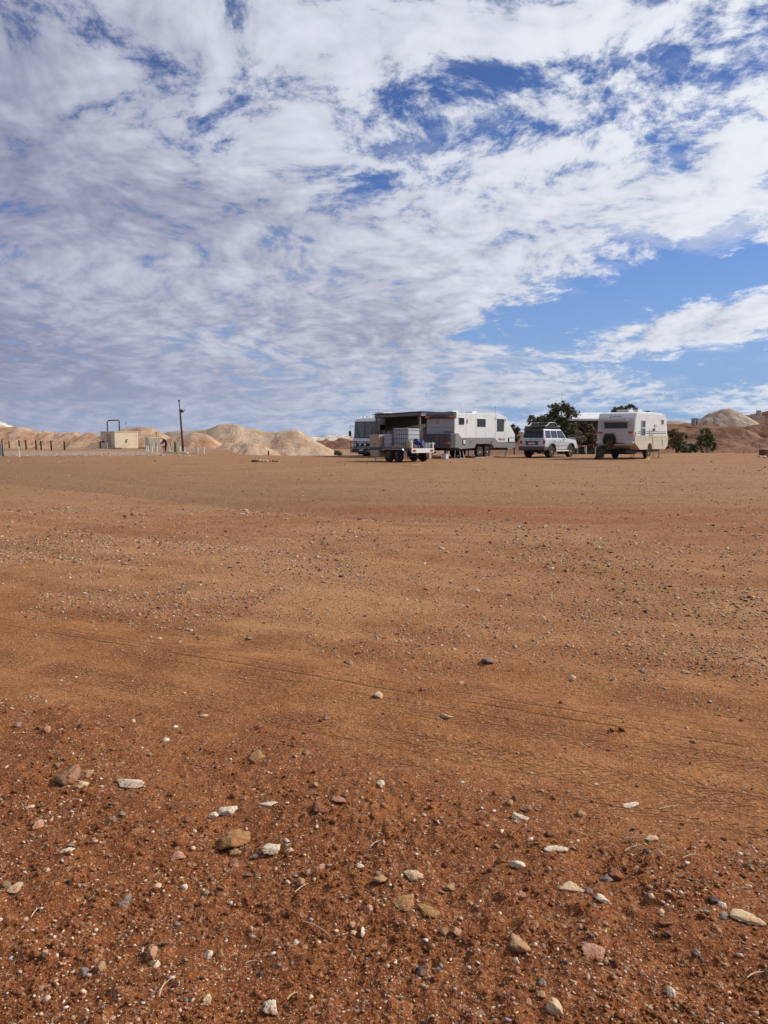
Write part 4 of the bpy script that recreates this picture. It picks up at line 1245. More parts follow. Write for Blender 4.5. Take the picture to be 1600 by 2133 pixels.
# ------------------------------------------------------------------ silver four-wheel drive
def suv():
    az = 39.0
    f = Vector((math.sin(R(az)), math.cos(R(az)), 0)); l = Vector((-f.y, f.x, 0))
    rw = Vector((11.05, 51.3, 0)) + l * .80           # rear axle centre from the near rear wheel
    o = rw - f * .98
    t = thing('parked_car', 'silver four-wheel drive with black roof basket, parked between the two caravans', 'car', (o.x, o.y, gz(o.x, o.y)), heading(az))
    hw = .93
    def arch(cx, r, n=9): return [(cx + r * math.cos(a), .46 + r * math.sin(a)) for a in np.linspace(R(8), R(172), n)]
    ra, fa = arch(.98, .50), arch(3.83, .50)
    side = [(.04, .66), (.0, .80), (.0, 1.20), (.06, 1.26), (3.42, 1.27), (4.35, 1.20), (4.66, 1.10), (4.74, .95), (4.74, .62), (4.40, .56)] + fa + [(3.30, .52), (1.52, .52)] + ra + [(.44, .60)]
    MB().prism(side, -hw, hw).build('body', M_SILVER, t, .035, 3, True)
    # greenhouse
    lo = [(.02, -.86), (3.40, -.86), (3.40, .86), (.02, .86)]; hi = [(.22, -.70), (2.66, -.70), (2.66, .70), (.22, .70)]
    MB().hexa([(x, y, 1.24) for x, y in lo], [(x, y, 1.90) for x, y in hi]).build('cabin', M_SILVER, t, .05, 3, True)
    def on_side(x, z, s, off):
        k = (z - 1.24) / .66; return (x, s * (.86 - .16 * k + off), z)
    def pane(poly, s, name='side_window', mat=M_GLASS):
        n = len(poly); vs = [on_side(x, z, s, .004) for x, z in poly] + [on_side(x, z, s, .014) for x, z in poly]
        fs = [tuple(range(n)), tuple(range(2 * n - 1, n - 1, -1))] + [(i, i + n, (i + 1) % n + n, (i + 1) % n) for i in range(n)]
        return MB().add(vs, fs).build(name, mat, t)
    for s in (-1, 1):
        w = pane([(.26, 1.32), (.98, 1.32), (.98, 1.80), (.34, 1.80)], s)
        MB().add([on_side(x, z, s, .018) for x, z in ((.60, 1.32), (.64, 1.32), (.64, 1.80), (.60, 1.80))], [(0, 1, 2, 3)]).build('divider', M_BLACK, w)
        pane([(1.10, 1.32), (1.92, 1.32), (1.92, 1.80), (1.10, 1.80)], s)
        pane([(2.02, 1.32), (3.14, 1.32), (2.66, 1.80), (2.02, 1.80)], s)
        box('moulding', M_GREYP, t, .45 + 1.07, 3.30, min(s * hw, s * (hw + .02)), max(s * hw, s * (hw + .02)), .78, .86)
        MB().tube([(1.45, s * .98, .44), (3.35, s * .98, .44)], .05, 8).build('side_step', M_STEEL, t, smooth=True)
        for cx in (.98, 3.83):
            pts = [(cx + .53 * math.cos(a), .47 + .53 * math.sin(a)) for a in np.linspace(R(0), R(180), 14)]; pin = [(cx + .45 * math.cos(a), .47 + .45 * math.sin(a)) for a in np.linspace(R(180), R(0), 14)]
            MB().prism(pts + pin, min(s * .86, s * 1.0), max(s * .86, s * 1.0)).build('wheel_flare', M_DKGREY, t, .012)
        for k, x in enumerate((1.04, 1.97)): box('door_seam', M_DKGREY, t, x - .006, x + .006, min(s * hw, s * (hw + .003)), max(s * hw, s * (hw + .003)), .56, 1.23)
        for x in (1.25, 2.15): box('door_handle', M_BLACK, t, x, x + .16, min(s * hw, s * (hw + .03)), max(s * hw, s * (hw + .03)), 1.10, 1.14, .005)
        m = box('wing_mirror', M_BLACK, t, 2.90, 3.02, min(s * .95, s * 1.16), max(s * .95, s * 1.16), 1.30, 1.48, .02)
        box('tail_light', M_REDL, t, -.025, .03, min(s * .76, s * .935), max(s * .76, s * .935), .92, 1.14, .012)
        box('reversing_light', M_CLEAR, t, -.028, .02, min(s * .76, s * .935), max(s * .76, s * .935), .84, .915, .008)
        box('headlight', M_CLEAR, t, 4.70, 4.76, min(s * .52, s * .85), max(s * .52, s * .85), .92, 1.08, .01)
    # back
    rx = lambda z: .02 + .20 * (z - 1.24) / .66
    MB().hexa([(rx(1.32) - .006, -.74, 1.32), (rx(1.32) + .01, -.74, 1.32), (rx(1.32) + .01, .74, 1.32), (rx(1.32) - .006, .74, 1.32)],
              [(rx(1.76) - .006, -.66, 1.76), (rx(1.76) + .01, -.66, 1.76), (rx(1.76) + .01, .66, 1.76), (rx(1.76) - .006, .66, 1.76)]).build('rear_window', M_GLASS, t)
    MB().tube([(.0, .05, 1.30), (.06, .38, 1.42)], .012, 5).build('wiper', M_BLACK, t)
    MB().hexa([(rx(1.78) - .16, -.70, 1.80), (.30, -.70, 1.80), (.30, .70, 1.80), (rx(1.78) - .16, .70, 1.80)], [(rx(1.9) - .10, -.68, 1.93), (.35, -.68, 1.93), (.35, .68, 1.93), (rx(1.9) - .10, .68, 1.93)]).build('rear_spoiler', M_BLACK, t, .02)
    ws = MB().hexa([(3.385, -.78, 1.30), (3.40, -.78, 1.30), (3.40, .78, 1.30), (3.385, .78, 1.30)], [(2.72, -.66, 1.84), (2.74, -.66, 1.84), (2.74, .66, 1.84), (2.72, .66, 1.84)])
    ws.build('windscreen', M_GLASS, t)
    box('plate_recess', M_DKGREY, t, -.012, .02, -.42, .50, .86, 1.06); box('number_plate', M_PLATE, t, -.025, -.012, -.20, .28, .90, 1.01)
    box('garnish', M_BLACK, t, -.03, .02, -.5, .56, 1.07, 1.11)
    box('tailgate_seam', M_DKGREY, t, -.006, .02, -.74, .74, 1.195, 1.21)
    MB().prism([(-.14, .50), (-.16, .74), (.05, .76), (.40, .74), (.44, .55)], -.96, .96).build('rear_bumper', M_DKSTEEL, t, .03)
    box('tow_bar', M_BLACK, t, -.30, .0, -.06, .06, .44, .54, .01)
    MB().prism([(4.70, .55), (4.70, .86), (4.98, .84), (5.0, .58)], -.90, .90).build('bull_bar', M_STEEL, t, .03)
    MB().tube([(4.95, -.78, .80), (4.92, -.72, 1.24), (4.88, -.60, 1.30), (4.88, .60, 1.30), (4.92, .72, 1.24), (4.95, .78, .80)], .035, 8).build('bull_bar_hoop', M_STEEL, t, smooth=True)
    box('underbody', M_BLACK, t, .35, 4.4, -.72, .72, .38, .66)
    MB().tube([(.98, -.7, .41), (.98, .7, .41)], .06, 8).lathe_y([(.02, -.16), (.15, -.10), (.15, .10), (.02, .16)], (.98, 0, .41), 14).build('rear_axle', M_BLACK, t)
    for x in (.98, 3.83):
        for s in (-1, 1): wheel(t, (x, s * .80, .41), .41, .29, M_ALLOY, s, rimr=.52)
    # roof bars and basket
    for x in (.75, 1.75, 2.40): box('roof_bar', M_BLACK, t, x - .03, x + .03, -.72, .72, 1.93, 1.98)
    bk = box('roof_basket', M_BLACK, t, .55, 2.55, -.66, .66, 1.985, 2.06)
    rail = MB()
    for s in (-.66, .66):
        rail.tube([(.45, s, 2.10), (.70, s, 2.12), (1.05, s, 2.32), (1.85, s, 2.34), (2.20, s, 2.12), (2.65, s, 2.08)], .028, 6)
    rail.tube([(.45, -.66, 2.10), (.45, .66, 2.10)], .026, 6).tube([(2.65, -.66, 2.08), (2.65, .66, 2.08)], .026, 6).tube([(1.1, -.66, 2.33), (1.1, .66, 2.33)], .026, 6).tube([(1.8, -.66, 2.34), (1.8, .66, 2.34)], .026, 6)
    rail.build('basket_rail', M_GREYP, bk, smooth=True)
    MB().box(.8, 2.1, -.55, .55, 2.062, 2.20).build('basket_load', M_BLACK, bk, .06)
    MB().tube([(4.75, -.7, 1.1), (4.74, -.7, 1.9)], .008, 5).build('aerial', M_BLACK, t)
    return t
suv()

# ------------------------------------------------------------------ white motorhome
def motorhome():
    az = 223.0; W = 2.34; h = W / 2; L = 7.6
    f = Vector((math.sin(R(az)), math.cos(R(az)), 0)); l = Vector((-f.y, f.x, 0))
    fr = Vector((-.60, 55.25, 0))                      # front corner on the shelter side (vehicle's left)
    o = fr - l * h - f * L
    t = thing('motorhome', 'white coach motorhome with split windscreen and bull bar, nosing out left of shelter', 'motorhome', (o.x, o.y, gz(o.x, o.y)), heading(az))
    MB().prism([(0, .55), (0, 2.95), (.15, 3.05), (6.3, 3.12), (6.85, 3.06), (7.25, 2.90), (7.42, 2.72), (7.50, 1.50), (7.62, 1.35), (7.62, .55), (6.9, .42), (.4, .42)], -h, h).build('body', M_WHITEP, t, .10, 4, True)
    fx = lambda z: 7.505 - (z - 1.55) * .08
    for s in (-1, 1):                                  # split windscreen
        y0, y1 = s * .02, s * 1.06
        a, b = min(y0, y1), max(y0, y1)
        fm = MB().hexa([(fx(1.48) - .06, a, 1.48), (fx(1.48) + .02, a, 1.48), (fx(1.48) + .02, b, 1.48), (fx(1.48) - .06, b, 1.48)],
                       [(fx(2.68) - .06, a, 2.68), (fx(2.68) + .02, a, 2.68), (fx(2.68) + .02, b, 2.68), (fx(2.68) - .06, b, 2.68)]).build('windscreen_frame', M_BLACK, t)
        a += .05; b -= .05
        MB().hexa([(fx(1.53) + .021, a, 1.53), (fx(1.53) + .03, a, 1.53), (fx(1.53) + .03, b, 1.53), (fx(1.53) + .021, b, 1.53)],
                  [(fx(2.62) + .021, a, 2.62), (fx(2.62) + .03, a, 2.62), (fx(2.62) + .03, b, 2.62), (fx(2.62) + .021, b, 2.62)]).build('pane', M_SHADEGLASS, fm)
        MB().tube([(fx(1.5) + .05, s * .35, 1.46), (fx(2.0) + .05, s * .75, 1.98)], .014, 5).tube([(fx(1.7) + .055, s * .70, 1.64), (fx(2.25) + .055, s * .78, 2.25)], .012, 5).build('wiper', M_BLACK, t)
        MB().tube([(7.35, s * 1.17, 2.35), (7.62, s * 1.38, 2.40), (7.64, s * 1.40, 2.0)], .018, 5).box(7.60, 7.68, min(s * 1.30, s * 1.50), max(s * 1.30, s * 1.50), 1.62, 2.0).build('wing_mirror', M_BLACK, t)
        hb = box('headlight_bezel', M_DKGREY, t, 7.60, 7.65, min(s * .62, s * 1.06), max(s * .62, s * 1.06), .86, 1.14, .01)
        box('headlight', M_CLEAR, hb, 7.651, 7.67, min(s * .78, s * 1.02), max(s * .78, s * 1.02), .90, 1.10, .01)
        MB().lathe_y([(.01, -.02), (.10, -.02), (.11, .05), (.06, .09), (.01, .10)], (0, 0, 0), 16).build('spot_light', M_CLEAR, t, smooth=True)
        sl = [c for c in t.children if c.name.startswith('spot_light')][-1]
        sl.rotation_euler = (0, 0, R(-90)); sl.location = (7.72, s * .26, 1.0)
        window(t, 'y' + ('+' if s > 0 else '-'), 6.45, 7.15, 1.55, 2.45, s * h, M_BLACK, M_GLASS, .05)
        window(t, 'y' + ('+' if s > 0 else '-'), 5.05, 6.05, 1.55, 2.35, s * h, M_BLACK, M_GLASS, .05)
        window(t, 'y' + ('+' if s > 0 else '-'), 3.0, 4.4, 1.60, 2.30, s * h, M_BLACK, M_GLASS, .05)
        window(t, 'y' + ('+' if s > 0 else '-'), .9, 2.3, 1.60, 2.30, s * h, M_BLACK, M_GLASS, .05)
        box('side_stripe', M_GREYP, t, .2, 7.2, min(s * h, s * (h + .006)), max(s * h, s * (h + .006)), 1.15, 1.24)
        for x in (1.6, 6.2): wheel(t, (x, s * (h - .16), .42), .42, .28, M_STEEL, s)
    box('grille', M_BLACK, t, 7.60, 7.64, -.58, .58, .88, 1.12, .01)
    box('front_bumper', M_DKGREY, t, 7.55, 7.72, -h, h, .46, .72, .03)
    bb = MB()
    for z in (.46, .80, 1.22): bb.tube([(7.70, -h - .02, z), (7.86, -h + .10, z), (7.86, h - .10, z), (7.70, h + .02, z)], .032, 6)
    for y in (-h + .08, -.5, .5, h - .08): bb.tube([(7.86, y, .36), (7.86, y, 1.26)], .034, 6)
    bb.build('bull_bar', M_DKSTEEL, t, smooth=True)
    box('number_plate', M_PLATE, t, 7.88, 7.90, -.20, .20, .56, .68)
    for y in (-.50, -.12, .12, .50): box('marker_light', M_CLEAR, t, 7.05, 7.17, y - .06, y + .06, 2.99, 3.08, .01)
    ac = box('air_conditioner', M_OFFW, t, 5.2, 6.0, -.45, .45, 3.08, 3.32, .06); box('aircon_lid', M_WHITEP, ac, 5.1, 6.1, -.52, .52, 3.33, 3.38, .015)
    box('roof_vent', M_WHITEP, t, 4.2, 4.7, -.3, .3, 2.98, 3.12, .04)
    box('door', M_OFFW, t, 6.25, 6.40, h, h + .01, .6, 2.5)
    MB().tube([(7.0, .9, 2.95), (7.0, .9, 3.6)], .010, 5).build('aerial', M_DKSTEEL, t)
    box('underbody', M_BLACK, t, .4, 7.3, -.9, .9, .28, .43)
    return t
motorhome()

# ------------------------------------------------------------------ open steel shelter
def shelter():
    az = 43.0
    f = Vector((math.sin(R(az)), math.cos(R(az)), 0)); l = Vector((-f.y, f.x, 0))
    c = Vector((2.44, 52.0, 0))
    t = thing('shelter', 'open dark steel shelter with skillion roof between motorhome and long caravan', 'shelter', (c.x, c.y, gz(c.x, c.y)), heading(az))
    D_, Wd = 8.2, 4.1                                   # along x, along y (left)
    zt = lambda y: 3.02 - .03 * y
    for x in (.0, 2.75, 5.5, 8.1):
        for y in (.05, Wd - .05):
            box('post', M_MIDSTEEL, t, x - .055, x + .055, y - .055, y + .055, 0, zt(y) - .16)
    def beam(name, x0, x1, y0, y1, dz, th, mat): 
        return MB().hexa([(x0, y0, zt(y0) - dz - th), (x1, y0, zt(y0) - dz - th), (x1, y1, zt(y1) - dz - th), (x0, y1, zt(y1) - dz - th)],
                         [(x0, y0, zt(y0) - dz), (x1, y0, zt(y0) - dz), (x1, y1, zt(y1) - dz), (x0, y1, zt(y1) - dz)]).build(name, mat, t)
    beam('beam', -.10, -.02, -.06, Wd + .06, .0, .19, M_MIDSTEEL)
    beam('beam', D_, D_ + .08, -.06, Wd + .06, .0, .24, M_DKSTEEL)
    beam('fascia', -.02, D_, -.10, -.03, .0, .22, M_STEEL)
    beam('beam', -.02, D_, Wd + .03, Wd + .10, .0, .22, M_DKSTEEL)
    for x in (1.4, 2.75, 4.1, 5.5, 6.8): beam('purlin', x - .04, x + .04, 0, Wd, .05, .12, M_DKSTEEL)
    # corrugated sheets
    rf = MB(); n = 96
    top = []; 
    vs = []
    for i in range(n + 1):
        x = -.18 + (D_ + .36) * i / n; zz = .022 * math.cos(i * math.pi)
        for y in (-.22, Wd + .2): vs.append((x, y, zt(y) + .05 + zz))
    for i in range(n + 1):
        x = -.18 + (D_ + .36) * i / n; zz = .022 * math.cos(i * math.pi)
        for y in (-.22, Wd + .2): vs.append((x, y, zt(y) + .043 + zz))
    o2 = 2 * (n + 1); fs = []
    for i in range(n):
        fs.append((2 * i, 2 * i + 2, 2 * i + 3, 2 * i + 1)); fs.append((o2 + 2 * i, o2 + 2 * i + 1, o2 + 2 * i + 3, o2 + 2 * i + 2))
        fs.append((2 * i, o2 + 2 * i, o2 + 2 * i + 2, 2 * i + 2)); fs.append((2 * i + 1, 2 * i + 3, o2 + 2 * i + 3, o2 + 2 * i + 1))
    rf.add(vs, fs).build('roof', M_DKSTEEL, t)
    # black shade cloth hung along the far side and the end
    MB().hexa([(.80, Wd - .14, 1.78), (6.4, Wd - .14, 2.52), (6.4, Wd - .12, 2.52), (.80, Wd - .12, 1.78)],
              [(.80, Wd - .14, 2.72), (6.4, Wd - .14, 2.72), (6.4, Wd - .12, 2.72), (.80, Wd - .12, 2.72)]).build('shade_cloth', M_BLACK, t)
    for z in (.55, 1.25):
        MB().tube([(0, .05, z), (8.1, .05, z)], .025, 6).build('rail', M_DKSTEEL, t)
        MB().tube([(8.1, .05, z), (8.1, Wd - .05, z)], .025, 6).build('rail', M_DKSTEEL, t)
    return t
shelter()

# ------------------------------------------------------------------ tandem flatbed trailer and its load
def trailer():
    az = 315.0
    f = Vector((math.sin(R(az)), math.cos(R(az)), 0)); l = Vector((-f.y, f.x, 0))       # l points to az 225: the wheel side seen
    c = Vector((1.52, 42.0, 0)); o = c - l * .90
    t = thing('flatbed_trailer', 'tandem flatbed trailer loaded with a caged white tank, in front of the motorhome', 'trailer', (o.x, o.y, gz(o.x, o.y)), heading(az))
    h = .90; L = 3.25
    box('deck', M_RUST, t, .05, L, -h, h, .70, .78, .01)
    for s in (-1, 1): box('side_rail', M_DKSTEEL, t, .05, L, min(s * h, s * (h + .04)), max(s * h, s * (h + .04)), .66, .80)
    box('tail_board', M_WHITEP, t, -.02, .05, -h - .02, h + .02, .52, .76, .01)
    for s in (-1, 1):
        box('tail_light', M_REDL, t, -.05, -.021, min(s * .60, s * .82), max(s * .60, s * .82), .60, .70, .008)
        box('corner_post', M_WHITEP, t, .0, .07, min(s * .82, s * .90), max(s * .82, s * .90), .78, 1.10, .01)
        gd = MB()
        gd.prism([(.42, .62), (.50, .74), (1.98, .74), (2.06, .62), (2.02, .62), (1.95, .70), (.53, .70), (.46, .62)], min(s * .90, s * 1.12), max(s * .90, s * 1.12)).build('mudguard', M_STEEL, t)
        MB().box(.36, .40, min(s * .90, s * 1.12), max(s * .90, s * 1.12), .18, .62).build('mud_flap', M_BEIGE, t)
        for x in (.90, 1.61): wheel(t, (x, s * 1.0, .31), .31, .20, M_DKSTEEL, s)
    ch = MB()
    for y in (-.5, .5): ch.box(.1, L + .3, y - .05, y + .05, .52, .69)
    ch.box(.88, .92, -.9, .9, .28, .34).box(1.59, 1.63, -.9, .9, .28, .34); ch.build('chassis', M_BLACK, t)
    MB().tube([(L, -.5, .58), (L + 1.2, 0, .56)], .045, 6).tube([(L, .5, .58), (L + 1.2, 0, .56)], .045, 6).build('drawbar', M_DKSTEEL, t)
    tb = box('tool_box', M_BEIGE, t, L - .72, L + .02, -h, h + .05, .80, 1.52, .02); box('toolbox_latch', M_DKSTEEL, tb, L - .40, L - .34, h + .05, h + .07, .95, 1.05)
    box('lower_locker', M_BEIGE, t, L - .70, L - .02, .3, h + .04, .30, .655, .02)
    MB().tube([(L - .3, h - .1, .5), (L - .3, h - .1, .05)], .03, 6).box(L - .38, L - .22, h - .18, h - .02, 0, .04).build('support_leg', M_STEEL, t)
    return t, f, l, o
tr, tf, tl, to = trailer()
def tpos(x, y, z): q = to + tf * x + tl * y; return (q.x, q.y, gz(to.x, to.y) + z)
TH = heading(315.0)
k = thing('caged_tank', 'white plastic water tank in a steel cage on the flatbed trailer', 'water tank', tpos(1.30, -.05, .785), TH)
MB().box(-.57, .57, -.48, .48, .16, 1.08).build('tank', M_TANK, k, .06, 3, True)
MB().lathe_z([(.12, 0), (.12, .06), (.10, .08)], (0, 0, 1.06), 16).build('filler_cap', M_DKGREY, k)
for i in range(8):
    x = -.59 + i * 1.18 / 7
    MB().tube([(x, -.51, .13), (x, -.51, 1.10), (x, .51, 1.10), (x, .51, .13)], .013, 5).build('cage_bar', M_DKSTEEL, k)
for z in (.28, .52, .76, 1.0): MB().tube([(-.6, -.52, z), (.6, -.52, z), (.6, .52, z), (-.6, .52, z), (-.6, -.52, z)], .013, 5).build('cage_bar', M_DKSTEEL, k)
MB().box(-.6, .6, -.52, .52, .10, .14).box(-.6, .6, -.52, -.40, 0, .10).box(-.6, .6, .40, .52, 0, .10).box(-.6, .6, -.06, .06, 0, .10).build('pallet', M_WOOD, k)
k = thing('drum', 'pale steel drum standing between the tool box and the caged tank', 'drum', tpos(2.20, .45, .785), TH)
MB().lathe_z([(.26, 0), (.29, .02), (.29, .26), (.30, .28), (.29, .30), (.29, .52), (.30, .54), (.29, .56), (.29, .72), (.26, .76)], (0, 0, 0), 24).build('shell', M_GREYP, k, smooth=True)
MB().lathe_z([(.27, 0), (.27, .02)], (0, 0, .762), 20).build('lid', M_STEEL, k)
k = thing('jerry_can', 'cream plastic jerry can on the back of the flatbed trailer', 'jerry can', tpos(.52, .55, .785), TH)
MB().prism([(-.16, 0), (-.16, .36), (-.08, .44), (.16, .44), (.16, 0)], -.10, .10).build('can', M_BEIGE, k, .03); MB().tube([(-.12, 0, .42), (-.17, 0, .50)], .03, 8).build('spout', M_OFFW, k)
k = thing('plastic_tub', 'white tub beside the jerry can on the flatbed trailer', 'tub', tpos(.45, .12, .785), TH)
MB().lathe_z([(.13, 0), (.17, .34), (.18, .36)], (0, 0, 0), 18).build('tub_wall', M_WHITEP, k, smooth=True); MB().tube([(-.17, 0, .3), (-.12, 0, .46), (.12, 0, .46), (.17, 0, .3)], .010, 5).build('handle', M_DKSTEEL, k)
k = thing('tarpaulin', 'crumpled dark blue tarpaulin heaped on the flatbed trailer', 'tarpaulin', tpos(.30, .10, 1.06), TH)
v_, f_ = rock_verts(3, np.random.default_rng(5), 9, .5, .30)
me_ = mesh_np('fold', v_ * np.array((.24, .30, .22)), f_, True); me_.materials.append(M_BLUE); q_ = link(bpy.data.objects.new('fold', me_)); q_.parent = k; q_.location = (0, 0, .02)
v_, f_ = rock_verts(3, np.random.default_rng(6), 9, .5, .30)
me_ = mesh_np('fold', v_ * np.array((.12, .22, .30)), f_, True); me_.materials.append(M_BLUE); q_ = link(bpy.data.objects.new('fold', me_)); q_.parent = k; q_.location = (-.16, -.16, -.14)
for i, (x, y, m) in enumerate(((.26, -.40, M_STEEL), (.26, -.70, M_OFFW))):
    k = thing('paint_tin', ('dented steel tin' if i == 0 else 'pale paint tin with handle') + ' at the tail of the flatbed trailer', 'tin', tpos(x, y, .785), TH)
    MB().lathe_z([(.13, 0), (.13, .27), (.135, .29)], (0, 0, 0), 18).build('tin_wall', m, k, smooth=True)
    MB().tube([(-.13, 0, .25), (-.08, 0, .37), (.08, 0, .37), (.13, 0, .25)], .007, 5).build('handle', M_DKSTEEL, k)
# ------------------------------------------------------------------ trees and shrubs
def leaf_material():
    m, n, b = new_mat('foliage')
    n.put(b.inputs['Base Color'], n.attr('tint')); b.inputs['Roughness'].default_value = .7; b.inputs['Specular IOR Level'].default_value = .2
    return m
M_LEAF = leaf_material()
M_BARK = paint('bark', (.09, .062, .042), .9, dust=.2, spec=.1)
M_PALEBARK = paint('pale_bark', (.33, .28, .22), .9, dust=.2, spec=.1)
def tree(name, label, cat, px, Y, lobes, col, n_leaf=3500, leaf=.11, bark=None, group=None, trunk_r=.09, seed=1, stems=1):
    """lobes: (px, py, rx_px, ry_px) of the foliage masses as they stand at distance Y"""
    rng = np.random.default_rng(seed)
    bx_ = at(px, 940, Y).x; bz = min(gz(bx_, Y), float(hill_z(np.array([bx_]), np.array([Y]))[0]) if False else gz(bx_, Y))
    t = thing(name, label, cat, (bx_, Y, bz - .03), 0, group)
    m_px = Y / FPX; L = []
    for (lx, ly, rx, ry) in lobes:
        p = at(lx, ly, Y); L.append((p.x - bx_, rng.uniform(-.5, .5) * rx * m_px, p.z - bz, rx * m_px, ry * m_px))
    tr_ = MB()
    for s in range(stems):
        sx = rng.normal(0, .10) if stems > 1 else 0
        top = max(L, key=lambda q: q[2])
        tr_.tube([(sx, sx * .6, 0), (sx * 1.6 + rng.normal(0, .05), 0, top[2] * .30), (top[0] * .5 + sx, top[1] * .5, top[2] * .6), (top[0], top[1], top[2])], [trunk_r, trunk_r * .8, trunk_r * .55, trunk_r * .15], 7)
    for (x, y, z, rx, rz) in L:
        tr_.tube([(0, 0, z * .28), (x * .55, y * .55, z * .68), (x, y, z)], [trunk_r * .55, trunk_r * .35, trunk_r * .1], 5)
        for q in range(3):
            a = rng.normal(size=3) * np.array((rx, rx, rz)) * .6
            tr_.tube([(x * .8, y * .8, z * .85), (x + a[0], y + a[1], z + a[2])], [trunk_r * .22, trunk_r * .05], 4)
    tr_.build('trunk', bark or M_BARK, t, smooth=True)
    vol = np.array([q[3] ** 2 * q[4] for q in L]); cnt = np.maximum(60, (n_leaf * vol / vol.sum()).astype(int))
    C, T_ = [], []
    for (x, y, z, rx, rz), c in zip(L, cnt):
        nc = max(6, int(c / 45))
        d = rng.normal(size=(nc, 3)); d /= np.linalg.norm(d, axis=1)[:, None]
        rad = rng.uniform(.35, 1.0, nc) ** .5
        cc = np.array((x, y, z)) + d * rad[:, None] * np.array((rx, rx * .9, rz))
        tone = rng.normal(1, .22, nc)
        w = rng.integers(0, nc, c)
        pts = cc[w] + rng.normal(size=(c, 3)) * np.array((rx, rx, rz)) * .15
        C.append(pts); T_.append(tone[w])
    C = np.concatenate(C); T_ = np.concatenate(T_)
    C[:, 2] = np.maximum(C[:, 2], .06)
    n = len(C)
    a = rng.normal(size=(n, 3)); a[:, 2] *= .7; a /= np.linalg.norm(a, axis=1)[:, None]
    b = np.cross(a, rng.normal(size=(n, 3))); b /= np.linalg.norm(b, axis=1)[:, None]
    s1 = (leaf * rng.uniform(.6, 1.5, n))[:, None]; s2 = s1 * rng.uniform(.3, .55, n)[:, None]
    V = np.stack((C - a * s1, C + b * s2, C + a * s1, C - b * s2), 1).reshape(-1, 3)
    F = np.arange(n * 4).reshape(-1, 4)
    cols = np.clip(np.array(col)[None] * (T_ * rng.normal(1, .18, n))[:, None] + rng.normal(0, .006, (n, 3)), .008, .5)
    me = mesh_np('crown', V, F, col=np.repeat(cols, 4, 0)); me.materials.append(M_LEAF)
    o = link(bpy.data.objects.new('crown', me)); o.parent = t
    return t
OLIVE, DEEP, DRY, SAGE, FRESH = (.10, .105, .045), (.105, .110, .052), (.17, .13, .062), (.24, .23, .15), (.13, .150, .058)
G_T = 'trees and shrubs behind the vehicles'
tree('tree', 'tallest dark green bushy tree, right behind the silver car', 'tree', 1166, 66, [(1168, 858, 27, 20), (1150, 882, 26, 22), (1188, 877, 18, 20), (1166, 900, 34, 24), (1186, 916, 30, 20), (1150, 918, 30, 20)], DEEP, 9000, .12, group=G_T, seed=3, trunk_r=.14)
tree('tree', 'pale loose-leaved tree at the left foot of the tallest tree', 'tree', 1111, 67.5, [(1110, 876, 11, 10), (1104, 890, 10, 12), (1115, 900, 14, 14)], (.17, .16, .10), 2200, .10, group=G_T, seed=4)
tree('tree', 'low round dark tree between the pale loose tree and tallest tree', 'tree', 1131, 69, [(1131, 878, 14, 12), (1128, 900, 18, 16)], DEEP, 2800, .11, group=G_T, seed=5)
tree('tree', 'broad dull olive-brown tree in front of the white roofed shed', 'tree', 1216, 64.5, [(1218, 893, 14, 13), (1228, 900, 14, 16), (1207, 910, 22, 16), (1226, 917, 20, 18)], (.115, .092, .045), 6500, .11, group=G_T, seed=6)
tree('young_tree', 'young grey-green tree on a thin pale trunk near the silver car bonnet', 'tree', 1203, 61.2, [(1200, 901, 8, 7), (1207, 908, 11, 8), (1196, 912, 7, 7), (1213, 915, 7, 6)], SAGE, 900, .10, M_PALEBARK, G_T, .045, 7)
tree('tree', 'small dark tree in the gap between long caravan and silver car', 'tree', 1072, 76, [(1071, 893, 10, 10), (1076, 906, 10, 12), (1066, 905, 8, 10)], (.10, .10, .06), 1800, .11, group=G_T, seed=8)
tree('tree', 'dark two-headed tree top showing above the ribbed caravan roof', 'tree', 1302, 72, [(1293, 856, 14, 11), (1312, 853, 14, 10), (1302, 872, 24, 16)], DEEP, 4200, .12, group=G_T, seed=9, trunk_r=.12)
tree('shrub', 'brownish olive shrub just right of the ribbed caravan', 'shrub', 1411, 71, [(1404, 905, 13, 12), (1418, 913, 13, 12), (1406, 925, 16, 12)], DRY, 2600, .10, group=G_T, seed=10)
tree('shrub', 'upright fresh green bush, rightmost of the shrubs', 'shrub', 1472, 68.5, [(1466, 903, 11, 12), (1478, 912, 12, 13), (1464, 920, 13, 12), (1480, 928, 10, 11)], FRESH, 2800, .10, M_PALEBARK, G_T, .05, 11, 4)
tree('shrub', 'low grey-green bush between the brownish shrub and fresh green bush', 'shrub', 1436, 67.5, [(1422, 933, 13, 8), (1440, 932, 14, 8), (1455, 936, 10, 6)], (.12, .13, .075), 2400, .09, None, G_T, .04, 12, 3)
tree('shrub', 'small round dark green shrub at the foot of the tan heap', 'shrub', 704, 84, [(702, 943, 7, 5), (708, 945, 5, 4)], FRESH, 1100, .08, group=G_T, seed=13, trunk_r=.03)
tree('tree', 'dark undergrowth tree mass behind the bunting, under the white roofed shed', 'tree', 1235, 67, [(1232, 925, 20, 16), (1250, 918, 18, 20), (1262, 930, 18, 14)], DEEP, 3600, .12, group=G_T, seed=14)

